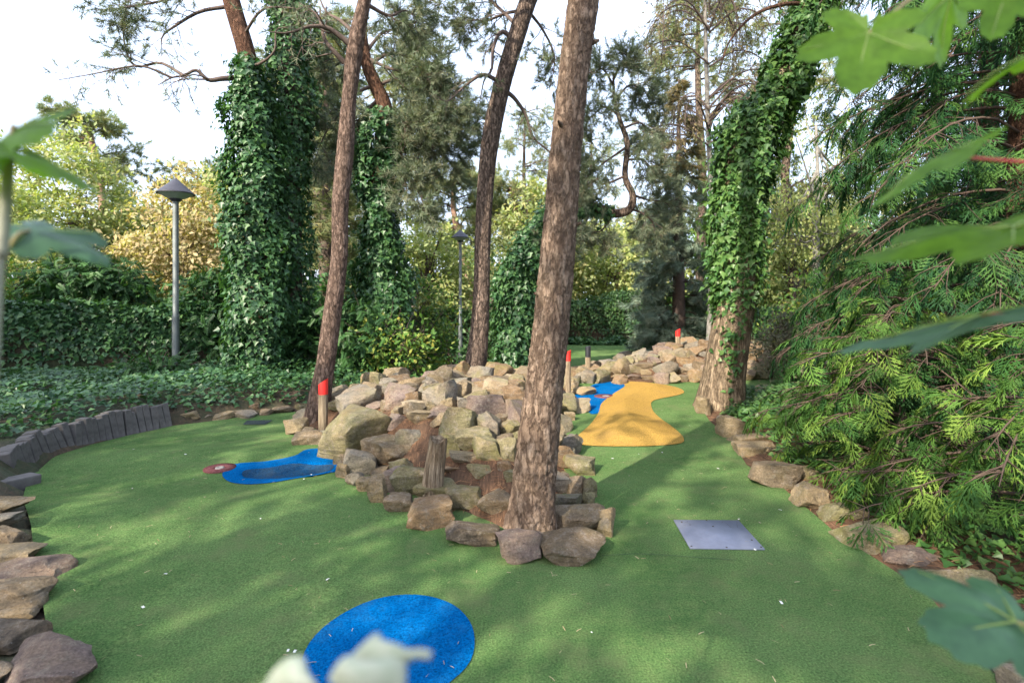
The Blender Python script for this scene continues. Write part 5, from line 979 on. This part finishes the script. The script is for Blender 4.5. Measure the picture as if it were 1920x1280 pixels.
# ------------------------------------------------------------------ trees behind and left of the camera that shade the course
def shade_tree(label, base, path, crowns, seed, leafm, lsz, per):
    base = np.array(base, float); rt = root('broadleaf_tree', base, label, 'tree', 'trees behind the viewpoint'); r = np.random.default_rng(seed)
    obj('trunk', trunk_mesh(np.array(path, float), np.linspace(.22, .05, len(path)), 14, 60, np.zeros(3)), M_pine, rt); pos, tubes = [], []
    for c, cr, n in crowns:
        c = np.array(c, float); cr = np.array(cr, float); C = runit(n)*(r.random((n, 1))**.4)*cr+c
        for k in C: s = np.array([np.interp(k[2]-.6, [p[2] for p in path], [p[j] for p in path]) for j in range(3)]); tubes.append((resample(np.array([s, (s+k)/2+[0, 0, .2], k]), 6), np.linspace(.035, .008, 6), 4)); pos.append(k+r.normal(0, .26, (per, 3))*[1, 1, .6])
    pos = np.vstack(pos); n = len(pos); V, Fq = join([tube(*t) for t in tubes]); obj('branches', mesh('branches', V, Fq), M_twig, rt)
    obj('crown', leafmesh('crown', TUFT_FAR if leafm is L_pine else LEAF, pos, r.normal(0, 1, (n, 3)), runit(n), r.uniform(.7, 1.2, n)*lsz, np.zeros(3)), leafm, rt)
SH = []
SHADE = [
 ('broad tree behind the viewpoint, farthest left', -11.0, -3.0, [((0, 0, 6.6), (2.4, 2.4, 3.0), 105)], 1, 201),
 ('broad tree behind the viewpoint, near left', -8.2, -5.6, [((0, 0, 7.0), (2.2, 2.2, 3.0), 52)], 1, 202),
 ('broad tree straight behind the viewpoint', -5.6, -7.6, [((0, 0, 7.2), (2.0, 2.0, 3.0), 38)], 1, 203),
 ('broad tree behind the viewpoint on the right', -2.6, -8.2, [((0, 0, 6.6), (1.9, 1.9, 2.6), 18)], 1, 204),
 ('broad tree left of the viewpoint', -13.5, 1.0, [((0, 0, 6.4), (2.4, 2.4, 3.4), 110)], 1, 205),
 ('broad tree far left of the viewpoint beyond the hedge', -14.5, 5.2, [((0, 0, 5.0), (2.2, 2.2, 3.4), 110)], 1, 206),
 ('unseen slender tree added close behind the viewpoint to break up the pine shadow', -4.7, -3.6, [((0, 0, 7.3), (1.8, 1.8, 2.4), 11)], 1, 207),  # out of view, added so its crown breaks the thick pine's shadow on the lane
]
for lab, x, y, cr, n, sd in SHADE:
    shade_tree(lab, (x, y, -.1), [(0, 0, -.1), (.1, 0, 3), (0, .1, 7), (.1, 0, 11)], cr, sd, L_bush, .26, 34) if n else None
# ------------------------------------------------------------------ out-of-focus saplings close to the camera
def maple_outline():
    th = np.linspace(-168, 168, 97); r = np.full(97, .30)
    for a, l, w in ((0, 1.12, 30), (58, 1.0, 27), (-58, 1.0, 27), (118, .72, 28), (-118, .72, 28)):
        x = np.abs(th-a)/w; r = np.maximum(r, l*np.clip(1-.42*x**1.7, 0, 1)*(x < 1.9))
    r = r*(1+.035*np.cos(np.radians(th)*31)); t = np.radians(th)
    return np.vstack([np.c_[r*np.sin(t), r*np.cos(t)], [[0, -.06]]])
OUTL = maple_outline()
def maple(parent, base, c, ydir, nrm, size, mat, curl=.25, pet=None, petmat=None, asp=1.0, seed=0):
    n = len(OUTL); rings = [1.0, .8, .55, .3]; V = np.vstack([np.c_[OUTL*f, np.zeros(n)] for f in rings]+[[[0, 0, 0]]]); V[:, 0] *= asp
    rr = np.hypot(V[:, 0], V[:, 1]); an = np.arctan2(V[:, 0], V[:, 1]); V[:, 2] = -curl*rr**2+.05*rr*np.cos(an*5.45)+.05*vnoise(np.c_[V[:, :2]*2.2, np.full(len(V), seed)], 3)
    Fc = []
    for k in range(3):
        Fc += [(k*n+i, k*n+(i+1) % n, (k+1)*n+(i+1) % n, (k+1)*n+i) for i in range(n)]
    Fc += [(3*n+i, 3*n+(i+1) % n, 4*n) for i in range(n)]
    R = frames(np.array([ydir], float), np.array([nrm], float))[0]; W = V@R.T*size+np.array(c)-base
    m = mesh('leaf', W, Fc, True, rnd=np.full(len(W), .5)); md = obj('leaf', m, mat, parent)
    ve = []
    for a, l in ((-66, .85), (0, 1.05), (66, .85), (-128, .5), (128, .5)):
        t = math.radians(a); q = np.array([(l*f*math.sin(t)*asp, l*f*math.cos(t)) for f in np.linspace(0, 1, 7)]); z = -curl*np.hypot(q[:, 0], q[:, 1])**2+.05*np.hypot(q[:, 0], q[:, 1])+.004
        ve.append(tube((np.c_[q, z]@R.T)*size+np.array(c)-base, np.linspace(.0016, .0006, 7), 4))
    obj('leaf_veins', mesh('leaf_veins', *join(ve), True), L_vein, md)
    if pet is not None:
        p0 = np.array(c); p1 = np.array(pet); V, Fq = tube(resample(np.array([p0, (p0+p1)/2+[0, 0, .012], p1])-base, 10), .0022, 6); obj('leaf_stalk', mesh('leaf_stalk', V, Fq, True), petmat, parent)
M_pet = simple('red_leaf_stalk', (.5, .06, .05), .5, 0, .2); M_petg = simple('green_leaf_stalk', (.25, .2, .08), .5, 0, .2); M_stem = simple('sapling_stem', (.30, .30, .22), .7, 0, .3)
toc = lambda p: -np.array([p[0], p[1], p[2]-CAM_H])/np.linalg.norm([p[0], p[1], p[2]-CAM_H])
# right sapling: stem out of frame on the right
b = np.array([1.15, .62, 0.]); rt = root('maple_sapling', b, 'out-of-focus maple sapling leaves hanging in from the upper right', 'sapling')
st = np.array([[0, 0, -.1], [.02, 0, .7], [-.01, .02, 1.4], [-.03, .05, 2.1], [-.06, .1, 2.6]]); V, Fq = tube(resample(st, 24), np.linspace(.012, .005, 24), 8); obj('stem', mesh('stem', V, Fq, True), M_stem, rt)
S = lambda z: b+np.array([np.interp(z, st[:, 2], st[:, j]) for j in range(3)])
c = P(1628, 62, .72); maple(rt, b, c, P(1590, 220, .70)-c, toc(c)*-1+[0, 0, .25], .088, L_maple, .1, P(1830, -60, .74), M_petg, 1.05, 1)
c = P(1785, -10, .80); maple(rt, b, c, P(1700, 60, .78)-c, toc(c)*-1+[0, 0, .5], .10, L_maple, .15, S(2.2), M_petg, 1.0, 2)
c = P(1770, 292, .66); maple(rt, b, c, P(1560, 385, .63)-c, -.35*toc(c)+[.25, 0, .95], .10, L_maple, .22, S(1.75), M_pet, .8, 3)
c = P(1900, 425, .62); maple(rt, b, c, P(1620, 466, .66)-c, .26*toc(c)+[.12, 0, 1], .15, L_maple, .10, S(1.68), M_petg, .8, 4)
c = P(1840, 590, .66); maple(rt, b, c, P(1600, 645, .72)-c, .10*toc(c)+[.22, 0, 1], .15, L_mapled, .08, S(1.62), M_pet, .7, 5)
c = P(1935, 100, .7); maple(rt, b, c, P(1820, 150, .7)-c, -.35*toc(c)+[.1, 0, 1], .1, L_maple, .2, S(2.0), M_petg, .8, 6)
c = P(1890, -20, .7); maple(rt, b, c, P(1865, 45, .7)-c, -1*toc(c)+[0, 0, .4], .07, L_maple, .2, S(2.1), M_petg, .8, 7)
# low leaf at bottom right
b = np.array([.72, .50, 0.]); rt = root('maple_sapling', b, 'blurred dark blue-green maple leaf in the bottom right corner', 'sapling')
st = np.array([[.0, 0, -.1], [.02, .0, .6], [.0, .02, 1.22]]); V, Fq = tube(resample(st, 14), np.linspace(.008, .004, 14), 7); obj('stem', mesh('stem', V, Fq, True), M_stem, rt)
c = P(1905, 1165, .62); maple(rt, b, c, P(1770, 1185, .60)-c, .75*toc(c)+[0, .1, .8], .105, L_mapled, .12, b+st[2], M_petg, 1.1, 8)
# left sapling
b = np.array([-.50, .50, 0.]); rt = root('maple_sapling', b, 'out-of-focus sapling with lobed leaves at the left edge', 'sapling')
tp = P(18, 275, .52)-b; st = np.array([[-.03, 0, -.1], [-.03, 0, .8], P(-12, 620, .52)-b, P(4, 470, .52)-b, tp]); V, Fq = tube(resample(st, 30), np.linspace(.007, .0045, 30), 8); obj('stem', mesh('stem', V, Fq, True), M_stem, rt)
c = b+tp; maple(rt, b, c, P(165, 300, .50)-c, -.28*toc(c)+[0, 0, 1], .088, L_maple, .3, None, None, 1.0, 9)
c = P(30, 245, .53); maple(rt, b, c, P(-60, 300, .48)-c, -.55*toc(c)+[0, 0, 1], .075, L_maple, .3, b+tp, M_petg, 1.0, 10)
c = P(60, 432, .58); maple(rt, b, c, P(262, 505, .56)-c, .42*toc(c)+[-.15, 0, 1], .088, L_mapled, .12, P(0, 500, .52), M_petg, .62, 11)
# woolly leaves at the bottom
b = np.array([-.09, .33, 0.]); rt = root('woolly_plant', b, 'blurred grey woolly leaf tips in front of the blue oval', 'plant')
def wool(pts, w, seed):
    p = resample(np.array(pts), 14); V, Fq = tube(p-b, 1, 14); V = V.reshape(14, 14, 3); c = (p-b)[:, None]; t = np.linspace(0, 1, 14); prof = w*np.sin(np.pi*(.12+.86*t))**.7
    V = c+(V-c)*prof[:, None, None]*np.array([1, .45, .8]); V = V.reshape(-1, 3); V = V+(.006*vnoise(V*70, seed))[:, None]*np.array([1, .5, 1])
    obj('leaf', mesh('leaf', V, Fq, True, rnd=rng.random(len(V))), L_wool, rt)
wool([P(640, 1330, 0.336), P(680, 1262, 0.330), P(730, 1228, 0.324), P(800, 1238, 0.318)], 0.0144, 1)
wool([P(760, 1340, 0.324), P(720, 1290, 0.318), P(660, 1262, 0.312), P(620, 1275, 0.312)], 0.0132, 2)
wool([P(480, 1360, 0.336), P(520, 1290, 0.330), P(560, 1262, 0.324), P(590, 1290, 0.318)], 0.0108, 3)
V, Fq = tube(resample(np.array([[0, 0, -.1], [-.01, .01, .6], P(660, 1345, .33)-b]), 12), .003, 7); obj('stem', mesh('stem', V, Fq, True), M_stem, rt)
